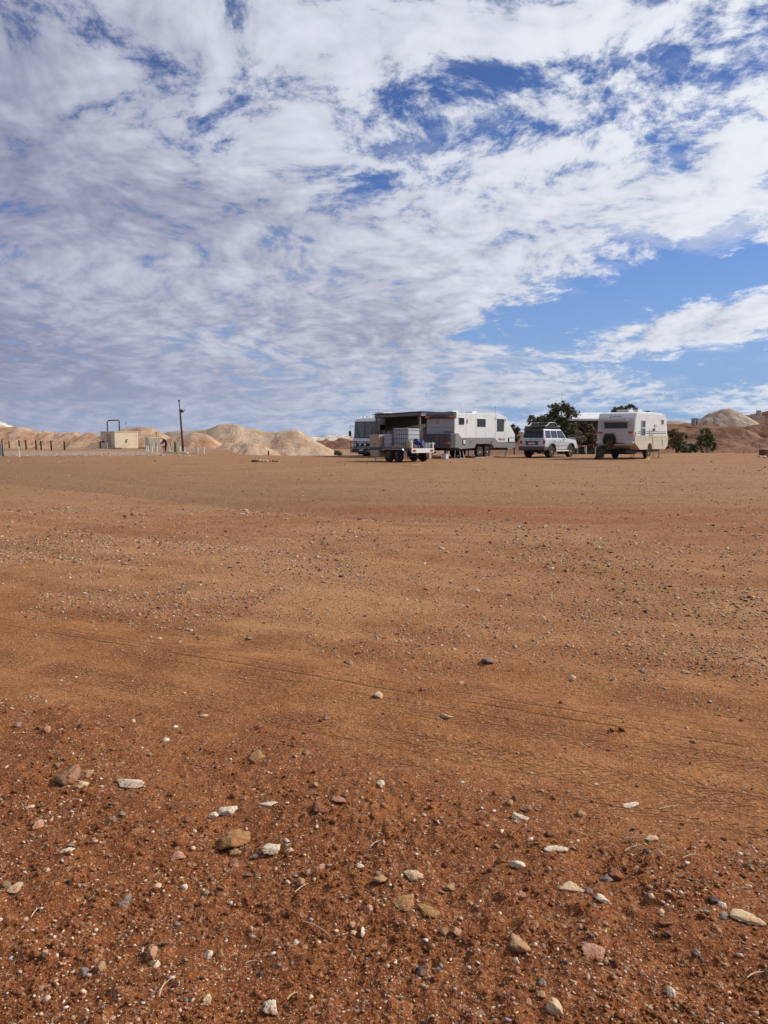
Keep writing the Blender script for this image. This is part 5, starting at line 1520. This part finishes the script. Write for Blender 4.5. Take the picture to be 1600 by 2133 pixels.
# ------------------------------------------------------------------ white roofed shed behind the trees
def shed_behind():
    p = at(1210, 900, 80); t = thing('shed', 'white roofed open shed half hidden behind trees, left of ribbed caravan', 'shed', (p.x, 80, gz(p.x, 80)), heading(90))
    zb = gz(p.x, 80); H = lambda py: at(1200, py, 80).z - zb
    MB().hexa([(-1.5, 0, H(875)), (6.8, 0, H(873)), (6.8, 4.5, H(857)), (-1.5, 4.5, H(859))], [(-1.5, 0, H(875) + .08), (6.8, 0, H(873) + .08), (6.8, 4.5, H(857) + .08), (-1.5, 4.5, H(859) + .08)]).build('roof', M_WHITEP, t)
    box('fascia', M_WHITEP, t, -1.5, 6.8, -.06, -.01, H(875) - .05, H(872))
    for x in (-1.3, 1.2, 3.9, 6.5): box('post', M_DKSTEEL, t, x - .06, x + .06, .1, .22, 0, H(876))
    box('back_wall', M_DKGREY, t, -1.3, 6.5, 4.2, 4.3, 0, H(868) - .1)
shed_behind()

# ------------------------------------------------------------------ bunting and posts by the trees
p0, p1, p2 = on_ground(1202, 945.5), on_ground(1221, 945.5), on_ground(1240, 944.5)
M_BLACKWOOD = paint('creosoted_timber', (.022, .016, .013), .85, dust=.12, spec=.15)
def post(name, label, p, h, r, mat, cat='post', group=None, lean=(0, 0), cap=None):
    z = gz(p.x, p.y)
    t = thing(name, label, cat, (p.x, p.y, z), 0, group)
    MB().tube([(0, 0, -.1), (lean[0] * h * .5, lean[1] * h * .5, h * .5), (lean[0] * h, lean[1] * h, h)], r, 8).build('shaft', mat, t, smooth=True)
    if cap: MB().tube([(lean[0] * h, lean[1] * h, h), (lean[0] * h, lean[1] * h, h + .02)], r * 1.15, 8).build('cap', cap, t)
    return t
t = post('marker_post', 'pale post with a striped white plate below the bunting', p1, .70, .045, M_OFFW)
pl = MB().box(-.16, -.02, -.06, -.03, .28, .58).build('plate', M_OFFW, t)
for z in (.32, .42, .50): MB().box(-.14, -.05, -.064, -.0605, z, z + .03).build('plate_mark', M_DKGREY, pl)
post('post', 'slim grey post right of the bunting, at the ribbed caravan corner', p2, .86, .035, M_OFFW, cap=M_STEEL)
b = thing('bunting_line', 'drooping red cord with small pink and red triangular flags', 'bunting', (p0.x, p0.y - .1, 0))
e0 = Vector((-.3, .1, .62)); e1 = Vector((p2.x - p0.x + .35, p2.y - p0.y + .1, .95))
MB().tube([e0.lerp(e1, s) - Vector((0, 0, .12 * math.sin(math.pi * s))) for s in np.linspace(0, 1, 9)], .012, 5).build('cord', M_REDT, b)
M_FLAG = paint('faded_pink_flag', (.52, .25, .21), .8, dust=.1)
for s in (.42, .75):
    q = e0.lerp(e1, s) - Vector((0, 0, .12 * math.sin(math.pi * s)))
    MB().prism([(q.x - .085, q.z), (q.x + .085, q.z + .01), (q.x, q.z - .17)], q.y - .008, q.y + .008).build('flag', M_FLAG, b)

# ------------------------------------------------------------------ works on the left: pump house, cabinet, pipes, bollards, pole, fence
def pump_house():
    c = Vector((-31.4, 90.0, 0)); z = gz(c.x, c.y)
    t = thing('pump_house', 'cream box-shaped pump house with flat roof on the left', 'building', (c.x, c.y, z), heading(45))
    box('walls', M_CREAMW, t, 0, 2.95, .0, 3.65, 0, 1.92, .05)
    box('roof', M_CREAMW, t, -.05, 3.0, -.05, 3.70, 1.922, 1.99, .02)
    d = box('door', M_BEIGE, t, -.03, .0, .9, 2.0, .05, 1.7); box('handle', M_BLACK, d, -.06, -.031, 1.75, 1.82, .82, .95)
    box('plinth', M_CONC, t, -.3, 3.3, -.3, 4.0, -.25, .0)
    g = box('meter_box', M_WHITEP, t, 1.45, 1.68, -.10, -.001, .88, 1.12, .01); box('meter_window', M_DKGREY, g, 1.50, 1.63, -.112, -.101, .98, 1.08)
    MB().tube([(1.5, -.06, .88), (1.42, -.06, .62)], .03, 6).build('conduit', M_DKSTEEL, t)
    MB().tube([(2.9, 2.5, 1.99), (2.9, 2.5, 2.6)], .04, 6).build('vent_pipe', M_BEIGE, t)
pump_house()
a0, a1 = at(224, 900, 95), at(249, 900, 95); zg_ = gz(a0.x, 95)
t = thing('pipe_arch', 'tall black square pipe arch rising behind the cream pump house', 'pipe', (a0.x, 95, zg_))
top = at(224, 876, 95).z - zg_; wd = a1.x - a0.x
MB().tube([(0, 0, top * .62), (0, 0, top - .12), (.12, 0, top), (wd - .12, 0, top + .05), (wd, 0, top - .08), (wd, 0, 0)], .075, 8).build('pipe', M_BLACK, t, smooth=True)
MB().tube([(0, 0, -.1), (0, 0, top * .62)], .07, 8).build('riser', M_OFFW, t, smooth=True)
p = on_ground(209, 934); t = thing('standpipe', 'short black elbow standpipe left of the cream pump house', 'pipe', (p.x, p.y, gz(p.x, p.y)))
MB().tube([(0, 0, -.05), (0, 0, .68), (.10, 0, .78), (.46, 0, .79)], .085, 8).build('pipe', M_BLACK, t, smooth=True); MB().tube([(.44, 0, .79), (.50, 0, .79)], .12, 10).build('flange', M_DKSTEEL, t)
M_CAB = paint('pale_green_sheet', (.62, .60, .47), .55, dust=.1)
def cabinet():
    p = at(322, 930, 86); z = gz(p.x, 86); h = at(322, 911, 86).z - z
    t = thing('ribbed_cabinet', 'pale green ribbed metal cabinet with a vent pipe behind the bollards', 'cabinet', (p.x, 86, z), heading(52))
    w = 13 * 86 / FPX
    bd = box('housing', M_CAB, t, -w, w, 0, 1.0, 0, h, .02)
    for i in range(9): x = -w + .06 + i * (2 * w - .12) / 8; box('rib', M_FAWN, bd, x - .025, x + .025, -.025, .0, .04, h - .04)
    MB().tube([(w * .62, .5, h), (w * .62, .5, h + .55)], .04, 6).tube([(w * .62 - .12, .5, h + .53), (w * .62 + .12, .5, h + .53)], .05, 6).build('vent_pipe', M_DKSTEEL, t)
cabinet()
# bollards: px, bottom y, height px, lean
BOL = [(305.5, 941, 12.5, -.02, 'leftmost white bollard, before the ribbed cabinet'), (309.5, 941.5, 13, -.02, 'second white bollard from the left, close beside the leftmost'),
       (317, 942, 13.5, -.01, 'third white bollard from the left, before the ribbed cabinet'), (327.3, 941.5, 12.5, -.06, 'fourth white bollard from the left, at the right of ribbed cabinet'),
       (354, 941, 11.5, -.02, 'single white bollard between the person and the green cylinder'), (376.5, 943.5, 13.5, -.14, 'tilted white bollard left of the power pole foot'),
       (384.8, 942.5, 11.5, 0, 'white bollard right of the power pole foot'), (408.3, 946, 15, .0, 'left of a close pair of white bollards near the tan heap'),
       (411.3, 946, 14.5, .01, 'right of a close pair of white bollards near the tan heap'), (425.2, 946.5, 15, -.02, 'rightmost white bollard, alone by the foot of the tan heap')]
for px, by, hp, ln, lab in BOL:
    p = on_ground(px, by); s = p.y / FPX
    post('bollard', lab, p, hp * s, .055, M_WHITEP, 'bollard', 'white bollards round the works', (ln, 0), M_OFFW)
p = on_ground(366, 942); t = thing('gas_cylinder', 'upright dark green cylinder standing among the white bollards', 'cylinder', (p.x, p.y, gz(p.x, p.y)))
s = p.y / FPX
MB().lathe_z([(.11, 0), (.125, .04), (.125, 22 * s - .12), (.10, 22 * s - .04), (.04, 22 * s)], (0, 0, 0), 16).build('shell', M_GREENC, t, smooth=True); MB().lathe_z([(.035, 0), (.035, .06), (.05, .07), (.05, .10)], (0, 0, 22 * s - .005), 10).build('valve', M_STEEL, t)
for px, by, hp, lab in ((312, 937, 13, 'dark stub post left of the ribbed cabinet'), (325, 936, 14, 'dark stub post at the right of ribbed cabinet'), (355.6, 937, 13, 'thin dark post right of the bending person')):
    p = on_ground(px, by); post('stub_post', lab, p, hp * p.y / FPX, .04, M_DKSTEEL, 'post', cap=M_STEEL)
for px, by, hp, lab in ((195, 936, 13.5, 'pale timber post left of the black standpipe'), (223.5, 936, 14, 'pale timber post in front of the pump house door')):
    p = on_ground(px, by); post('timber_post', lab, p, hp * p.y / FPX, .065, M_WOOD, 'post', cap=M_WOOD)
def sleeper(px0, px1, by, lab):
    a, b = on_ground(px0, by), on_ground(px1, by); t = thing('timber_sleeper', lab, 'sleeper', (a.x, a.y, gz(a.x, a.y)), math.atan2(b.y - a.y, b.x - a.x))
    L = (b - a).length
    box('beam', M_WOOD, t, 0, L, -.1, .1, -.02, .16, .015); box('strap', M_DKSTEEL, t, L * .5 - .03, L * .5 + .03, -.105, .105, .0, .166)
sleeper(223, 256, 935.5, 'pale sleeper on the ground before the cream pump house')
sleeper(288, 304, 934.5, 'pale sleeper on the ground right of the cream pump house')
def power_pole():
    p = on_ground(382.3, 940); z = gz(p.x, p.y); s = p.y / FPX
    t = thing('power_pole', 'leaning dark timber power pole with a lamp arm, on the left', 'pole', (p.x, p.y, z))
    H = 105 * s; lx = -6.5 * s
    MB().tube([(0, 0, -.2), (lx * .4, 0, H * .35), (lx * .8, 0, H * .82)], [.115, .095, .075], 9).build('shaft', M_DKSTEEL if False else M_BARK, t, smooth=True)
    MB().tube([(lx * .8, 0, H * .80), (lx, 0, H * .97)], .05, 7).build('mast', M_DKSTEEL, t)
    MB().lathe_z([(.07, 0), (.09, .05), (.09, .18), (.04, .22)], (lx, 0, H * .965), 10).build('insulator', M_BLACK, t, smooth=True)
    bx2 = MB().prism([(lx * .8 + .08, H * .76), (lx * .8 + .06, H * .82), (lx * .8 + .26, H * .825), (lx * .8 + .34, H * .79), (lx * .8 + .26, H * .755)], -.12, .12).build('transformer_box', M_DKSTEEL, t, .02)
    MB().tube([(lx * .8 + .28, 0, H * .77), (lx * .8 + .50, 0, H * .82)], .03, 6).build('lamp_arm', M_DKSTEEL, bx2)
    MB().tube([(lx * .8 + .50, 0, H * .82), (lx * .8 + .42, 0, H * .90), (lx * .8 + .30, 0, H * .965)], .008, 4).build('service_wire', M_DKSTEEL, t)
power_pole()
p = at(262.5, 891, 100.5); t = thing('aerial_mast', 'thin grey aerial mast on top of the pink mound', 'aerial', (p.x, 100.5, p.z - .6))
MB().tube([(0, 0, 0), (0, 0, .6 + 14 * 100.5 / FPX)], .022, 5).build('mast', M_DKSTEEL, t); MB().tube([(-.12, 0, 1.15), (.12, 0, 1.15)], .012, 4).build('cross_arm', M_DKSTEEL, t)
# dark fence posts
FP = [(19.5, 932.5, 15.5), (40.8, 938, 20.5), (54.6, 936.5, 19.5), (75.7, 937.5, 20), (86, 937, 17.5), (107.2, 938, 20), (134.8, 938, 18)]
ORD = ['leftmost', 'second from left', 'third from left', 'fourth from left', 'fifth from left', 'sixth from left', 'rightmost']
for (px, by, hp), od in zip(FP, ORD):
    p = on_ground(px, by)
    post('fence_post', 'dark timber fence post below the left ridge, ' + od + ' of seven', p, hp * p.y / FPX, .075, M_BLACKWOOD, 'fence post', 'dark fence posts on the left', (-.03, 0), M_BARK)
p = on_ground(40.3, 952); post('guide_post', 'slim white guide post at the edge of the rubble, far left', p, 22 * p.y / FPX, .035, M_WHITEP, 'post', cap=M_CLEAR)
def sign():
    p = on_ground(6.8, 950.5); z = gz(p.x, p.y); s = p.y / FPX
    t = thing('sign', 'grey-blue sign board on a black post, cut by the left edge', 'sign', (p.x, p.y, z))
    MB().tube([(0, 0, -.1), (-.05, 0, 32 * s)], .05, 8).build('post', M_BLACK, t)
    MB().tube([(-1.5, 0, -.1), (-1.5, 0, 32 * s)], .05, 8).build('post', M_BLACK, t)
    m = paint('sign_face', (.36, .40, .43), .5, dust=.1)
    b = box('board', m, t, -1.5, -.04, -.075, -.05, 2 * s, 26 * s, .005)
    lettering('r', .34, M_DARKT, b, (-.30, -.078, 6 * s), SIDE_R)
sign()
# concrete kerb in front of the bollards
a, b_ = on_ground(340, 943.8), on_ground(391, 944.6); t = thing('kerb_stone', 'low pale concrete kerb in front of the bollards and cylinder', 'kerb', (a.x, a.y, gz(a.x, a.y)), math.atan2(b_.y - a.y, b_.x - a.x))
box('kerb_block', M_CONC, t, 0, (b_ - a).length * .5 - .01, -.12, .12, -.05, .10, .02); box('kerb_block', M_CONC, t, (b_ - a).length * .5 + .01, (b_ - a).length, -.12, .12, -.05, .09, .02)
# dark stump on the heap foot, a thin stake, a black lump
p = at(575, 946, 90); t = thing('stump', 'short dark timber stump at the foot of the tan heap', 'stump', (p.x, 84, gz(p.x, 84)))
hh_ = at(575, 938.5, 84).z - gz(p.x, 84); MB().tube([(0, 0, -.1), (.03, 0, hh_)], [.10, .07], 8).build('shaft', M_BARK, t, smooth=True); MB().tube([(0, 0, .02), (.2, -.05, .02)], .05, 6).build('root', M_BARK, t)
p = at(510.5, 944, 80); t = thing('stake', 'thin stake before the tan heap', 'stake', (p.x, 80, gz(p.x, 80)))
hh_ = at(510, 937, 80).z - gz(p.x, 80); MB().tube([(0, 0, -.1), (0, 0, hh_)], .025, 6).build('shaft', M_DKSTEEL, t); MB().tube([(0, 0, hh_), (0, 0, hh_ + .02)], .035, 6).build('cap', M_DKSTEEL, t)

# ------------------------------------------------------------------ fire ring
c = on_ground(551, 962); rng = np.random.default_rng(44)
RS = ['leftmost dark stone of the fire ring', 'second dark stone from the left in the fire ring', 'brown stone left of the white ones in the fire ring', 'left white stone at the front of the fire ring', 'largest white stone in the middle of the fire ring',
      'white stone right of middle in the fire ring', 'pink stone right of the white ones in the fire ring', 'low brown stone on the right of the fire ring', 'rightmost dark red stone of the fire ring', 'grey stone at the back left of the fire ring', 'grey stone at the back right of the fire ring', 'tan stone at the very back of the fire ring']
KS = ['dark', 'dark', 'brown', 'white', 'white', 'white', 'pink', 'brown', 'red', 'grey', 'grey', 'tan']
AX = [-.66, -.52, -.36, -.20, -.02, .18, .36, .52, .68, -.35, .35, .0]; AY = [0, -.14, -.22, -.30, -.30, -.26, -.18, -.08, .02, .32, .32, .42]; SR = [.10, .12, .11, .14, .15, .14, .11, .10, .09, .10, .10, .10]
for i in range(12):
    v_, f_ = rock_verts(3, rng, 10, .5, .12)
    me = mesh_np('ring_stone', v_, f_); me.materials.append(STONE[KS[i]]); o = link(bpy.data.objects.new('ring_stone', me))
    x, y = c.x + AX[i], c.y + AY[i]; o.scale = (SR[i] * 1.15, SR[i], SR[i] * .8); o.location = (x, y, gz(x, y) + SR[i] * .4); o.rotation_euler = (0, 0, i * 1.3)
    tag(o, RS[i], 'stone', 'stones of the fire ring')

# ------------------------------------------------------------------ right: hut, tank, rusty box
p = at(1448, 883, 146); t = thing('hut', 'small grey hut with a dark doorway on the right hillside', 'hut', (p.x, 146, p.z - .3), heading(60))
box('walls', M_GREYP, t, -.55, .45, -.45, .45, 0, 1.25, .03); box('roof', M_DKGREY, t, -.62, .52, -.52, .52, 1.252, 1.33, .01); box('doorway', M_BLACK, t, -.25, .15, -.47, -.451, .1, 1.05)
p = at(1581, 867, 170); t = thing('header_tank', 'grey water tank on a plinth with a pole, upper right hillside', 'tank', (p.x, 170, p.z))
MB().lathe_z([(.52, 0), (.54, .06), (.54, 1.05), (.50, 1.15)], (0, 0, .12), 20).build('tank_wall', M_STEEL, t, smooth=True); box('plinth', M_CONC, t, -1.0, 1.0, -.8, .8, -.6, .118, .02); MB().tube([(-.6, 0, .1), (-.6, 0, 2.0)], .02, 5).build('pole', M_DKSTEEL, t)
p = on_ground(1593, 950); t = thing('rusty_bin', 'dark red rusty steel bin with a pale board on top, at the right edge', 'bin', (p.x, p.y, gz(p.x, p.y)), heading(60))
MB().prism([(-.30, .05), (-.34, .46), (.36, .46), (.30, .05)], -.25, .25).build('bin_body', M_RUST, t, .02)
MB().hexa([(-.30, -.35, .47), (.9, -.35, .43), (.9, .3, .43), (-.30, .3, .47)], [(-.30, -.35, .50), (.9, -.35, .46), (.9, .3, .46), (-.30, .3, .50)]).build('board', M_OFFW, t)
MB().tube([(-.32, .2, .4), (-.34, .2, .85)], .018, 5).build('handle_bar', M_RUST, t)
for i, (px, py, w, lab) in enumerate(((1584, 951, 9, 'white stone at the left foot of the rusty bin'), (1593, 952.5, 10, 'pale stone in front of the rusty bin'), (1601, 951.5, 9, 'grey stone at right foot of the rusty bin'))):
    stone(px, py, w, 6, ('white', 'cream', 'grey')[i], lab, 900 + i, None, sub=2, group='stones at the rusty bin')
for px, by in ((1549.5, 945),):
    p = on_ground(px, by); post('stake', 'thin steel stake left of the rusty bin', p, .42, .016, M_RUST, 'stake', cap=M_RUST)

# ------------------------------------------------------------------ dry twigs and grass by the camera
def twig(px, py, lp, ang, label, mat=M_WOOD, bend=.2, seed=1):
    rng = np.random.default_rng(seed); p = on_ground(px, py); d = math.sqrt(p.x ** 2 + p.y ** 2 + CAM_H ** 2); L = lp * d / FPX * 1.1
    t = thing('twig', label, 'twig', (p.x, p.y, gz(p.x, p.y) + .006), ang)
    pts = [(L * (s - .5), math.sin(s * 3.1) * bend * .35 * L, .003 + .002 * math.sin(s * 3.1)) for s in np.linspace(0, 1, 7)]
    MB().tube(pts, [.0016, .0019, .0019, .0017, .0014, .0011, .0008], 5).build('stem', mat, t)
    MB().tube([pts[4], (pts[4][0] + L * .16, pts[4][1] + L * .06, .008)], [.0012, .0007], 4).build('side_shoot', mat, t)
M_STRAW = paint('dry_straw', (.50, .37, .22), .8, dust=.15)
for i, (px, py, lp, an, lab) in enumerate(((629, 1865, 34, .9, 'pale straw stem right of the orange-tan stone'), (660, 1955, 66, -.7, 'bent grey twig lying left of the three clustered stones'), (345, 2094, 40, 1.4, 'thin straw standing near the bottom left'), (1400, 1686, 50, .25, 'straw lying on smooth dirt by the thin pale flake'),
        (782, 1773, 26, .9, 'pale straw at centre, above the bright white stone'), (1330, 1770, 46, -.25, 'dry twig across the tuft of stones, right'), (1318, 1783, 40, .5, 'second dry twig crossing the first, right'), (1440, 1810, 34, .3, 'straw right of the red-brown slab'),
        (610, 2100, 22, .8, 'short straw near the bottom edge right of the speckled rock'), (75, 1930, 26, 1.5, 'upright straw near the lower left edge'), (1575, 2052, 36, .35, 'curved pale stem at the right edge, low'), (525, 2015, 20, .2, 'short grey stick left of bottom centre'))):
    twig(px, py, lp, an, lab, M_STRAW if 'straw' in lab or 'pale' in lab else M_WOOD, .12 + .1 * (i % 3), 60 + i)
def dry_tuft(px, py, label, n=26, hgt=.05, seed=3):
    rng = np.random.default_rng(seed); p = on_ground(px, py); t = MB()
    o = thing('dry_tuft', label, 'grass', (p.x, p.y, gz(p.x, p.y)))
    for i in range(n):
        a = rng.uniform(0, 6.28); r = rng.uniform(0, .05); q = rng.uniform(.3, 1) * hgt; e = rng.uniform(.015, .05)
        t.tube([(math.cos(a) * r, math.sin(a) * r, 0), (math.cos(a) * (r + e * .5), math.sin(a) * (r + e * .5), q), (math.cos(a) * (r + e), math.sin(a) * (r + e), q * .6)], [.0011, .0008, .0004], 3)
    t.build('blades', M_STRAW, o); MB().lathe_z([(.012, 0), (.010, .006), (.004, .010)], (0, 0, -.002), 8).build('root_clump', M_BARK, o)
dry_tuft(1555, 1812, 'dry flattened straw tuft near the right edge'); dry_tuft(1345, 1795, 'small dry tuft among stones, right', 16, .035, 5)

# ------------------------------------------------------------------ the person bending among the bollards
def person():
    p = on_ground(344.5, 940.5); z = gz(p.x, p.y)
    t = thing('person', 'person in dark clothes and white cap bending forward among the bollards', 'person', (p.x, p.y, z), R(180))
    t.scale = (.86, .86, .86)
    V, E, RD = [], [], []
    def vert(x, y, zz, r): V.append((x, y, zz)); RD.append(r); return len(V) - 1
    def chain(idx, pts):
        for q in pts:
            k = vert(*q); E.append((idx, k)); idx = k
        return idx
    pel = vert(-.16, 0, .84, .15)
    ch = chain(pel, [(-.08, 0, 1.00, .145), (.02, 0, 1.16, .16), (.11, 0, 1.29, .15)])
    nk = chain(ch, [(.20, 0, 1.36, .06), (.25, 0, 1.39, .058)])
    chain(nk, [(.31, 0, 1.43, .092), (.36, 0, 1.38, .082)])
    for s in (-1, 1):
        hp = chain(pel, [(-.14, s * .10, .80, .11), (-.02, s * .12, .46, .075), (-.05, s * .12, .10, .05), (-.04, s * .12, .045, .045)])
        chain(hp, [(.10, s * .13, .035, .038), (.17, s * .13, .03, .028)])
        wr = chain(ch, [(.12, s * .17, 1.27, .065), (.22, s * .24, 1.02, .050), (.42, s * .20, .86, .036)])
        pm = chain(wr, [(.455, s * .19, .80, .030)])
        for j, (dy, ln) in enumerate(((-.028, .060), (-.010, .072), (.010, .068), (.028, .052))): chain(pm, [(.475, s * .19 + dy, .755, .009), (.458, s * .19 + dy, .755 - ln * .8, .008)])
        chain(wr, [(.425, s * .19 - s * .035, .80, .010), (.445, s * .19 - s * .05, .76, .009)])
    me = bpy.data.meshes.new('body'); me.from_pydata(V, E, [])
    o = bpy.data.objects.new('body', me); COL.objects.link(o)
    o.modifiers.new('skin', 'SKIN'); o.modifiers.new('sub', 'SUBSURF').levels = 1
    sk = me.skin_vertices[0].data if me.skin_vertices else None
    if sk is None:
        bpy.context.view_layer.objects.active = o
    sk = me.skin_vertices[0].data
    for i, r in enumerate(RD): sk[i].radius = (r, r)
    sk[0].use_root = True
    bpy.context.view_layer.update()
    m2 = bpy.data.meshes.new_from_object(o.evaluated_get(bpy.context.evaluated_depsgraph_get())); bpy.data.objects.remove(o)
    m2.name = 'body'; m2.materials.clear()
    m2.materials.append(paint('dark_clothes', (.018, .018, .022), .85, dust=.08, spec=.2)); m2.materials.append(paint('skin', (.42, .24, .17), .6, dust=.05)); m2.materials.append(paint('dark_shoes', (.03, .028, .026), .7, dust=.3))
    for f in m2.polygons:
        c = f.center; f.use_smooth = True
        f.material_index = 1 if (c.x > .22 and c.z > 1.30) or (c.x > .43 and c.z < .85) else (2 if c.z < .085 else 0)
    b = link(bpy.data.objects.new('body', m2)); b.parent = t
    hat = MB().lathe_z([(.118, 0), (.122, .05), (.105, .10), (.06, .135), (.01, .145)], (0, 0, 0), 18).build('cap', M_WHITEP, t, smooth=True); hat.location = (.325, 0, 1.415); hat.rotation_euler = (0, R(38), 0)
    MB().hexa([(.08, -.08, 0), (.20, -.06, -.02), (.20, .06, -.02), (.08, .08, 0)], [(.08, -.08, .012), (.20, -.06, -.008), (.20, .06, -.008), (.08, .08, .012)]).build('cap_peak', M_WHITEP, hat)
    MB().lathe_z([(.10, 0), (.112, .05), (.112, .09)], (0, 0, 0), 16).build('hair', paint('grey_hair', (.25, .24, .24), .8, dust=.05), t, smooth=True); t.children[-1].location = (.29, 0, 1.38); t.children[-1].rotation_euler = (0, R(38), 0)
    for s in (-1, 1): MB().lathe_z([(.012, 0), (.006, .01)], (0, 0, 0), 8).build('eye', M_BLACK, t).location = (.435, s * .03, 1.365)
person()
k = on_ground(329, 937.5); t = thing('hose_reel', 'black tap and hose on a low stand beside the bending person', 'tap', (k.x + .6, k.y, gz(k.x, k.y)))
MB().tube([(0, 0, -.05), (0, 0, .42), (.25, 0, .44), (.30, 0, .36)], .05, 8).build('pipe', M_BLACK, t, smooth=True); MB().box(-.25, .2, -.15, .15, .28, .36).build('tray', M_DKSTEEL, t, .01)
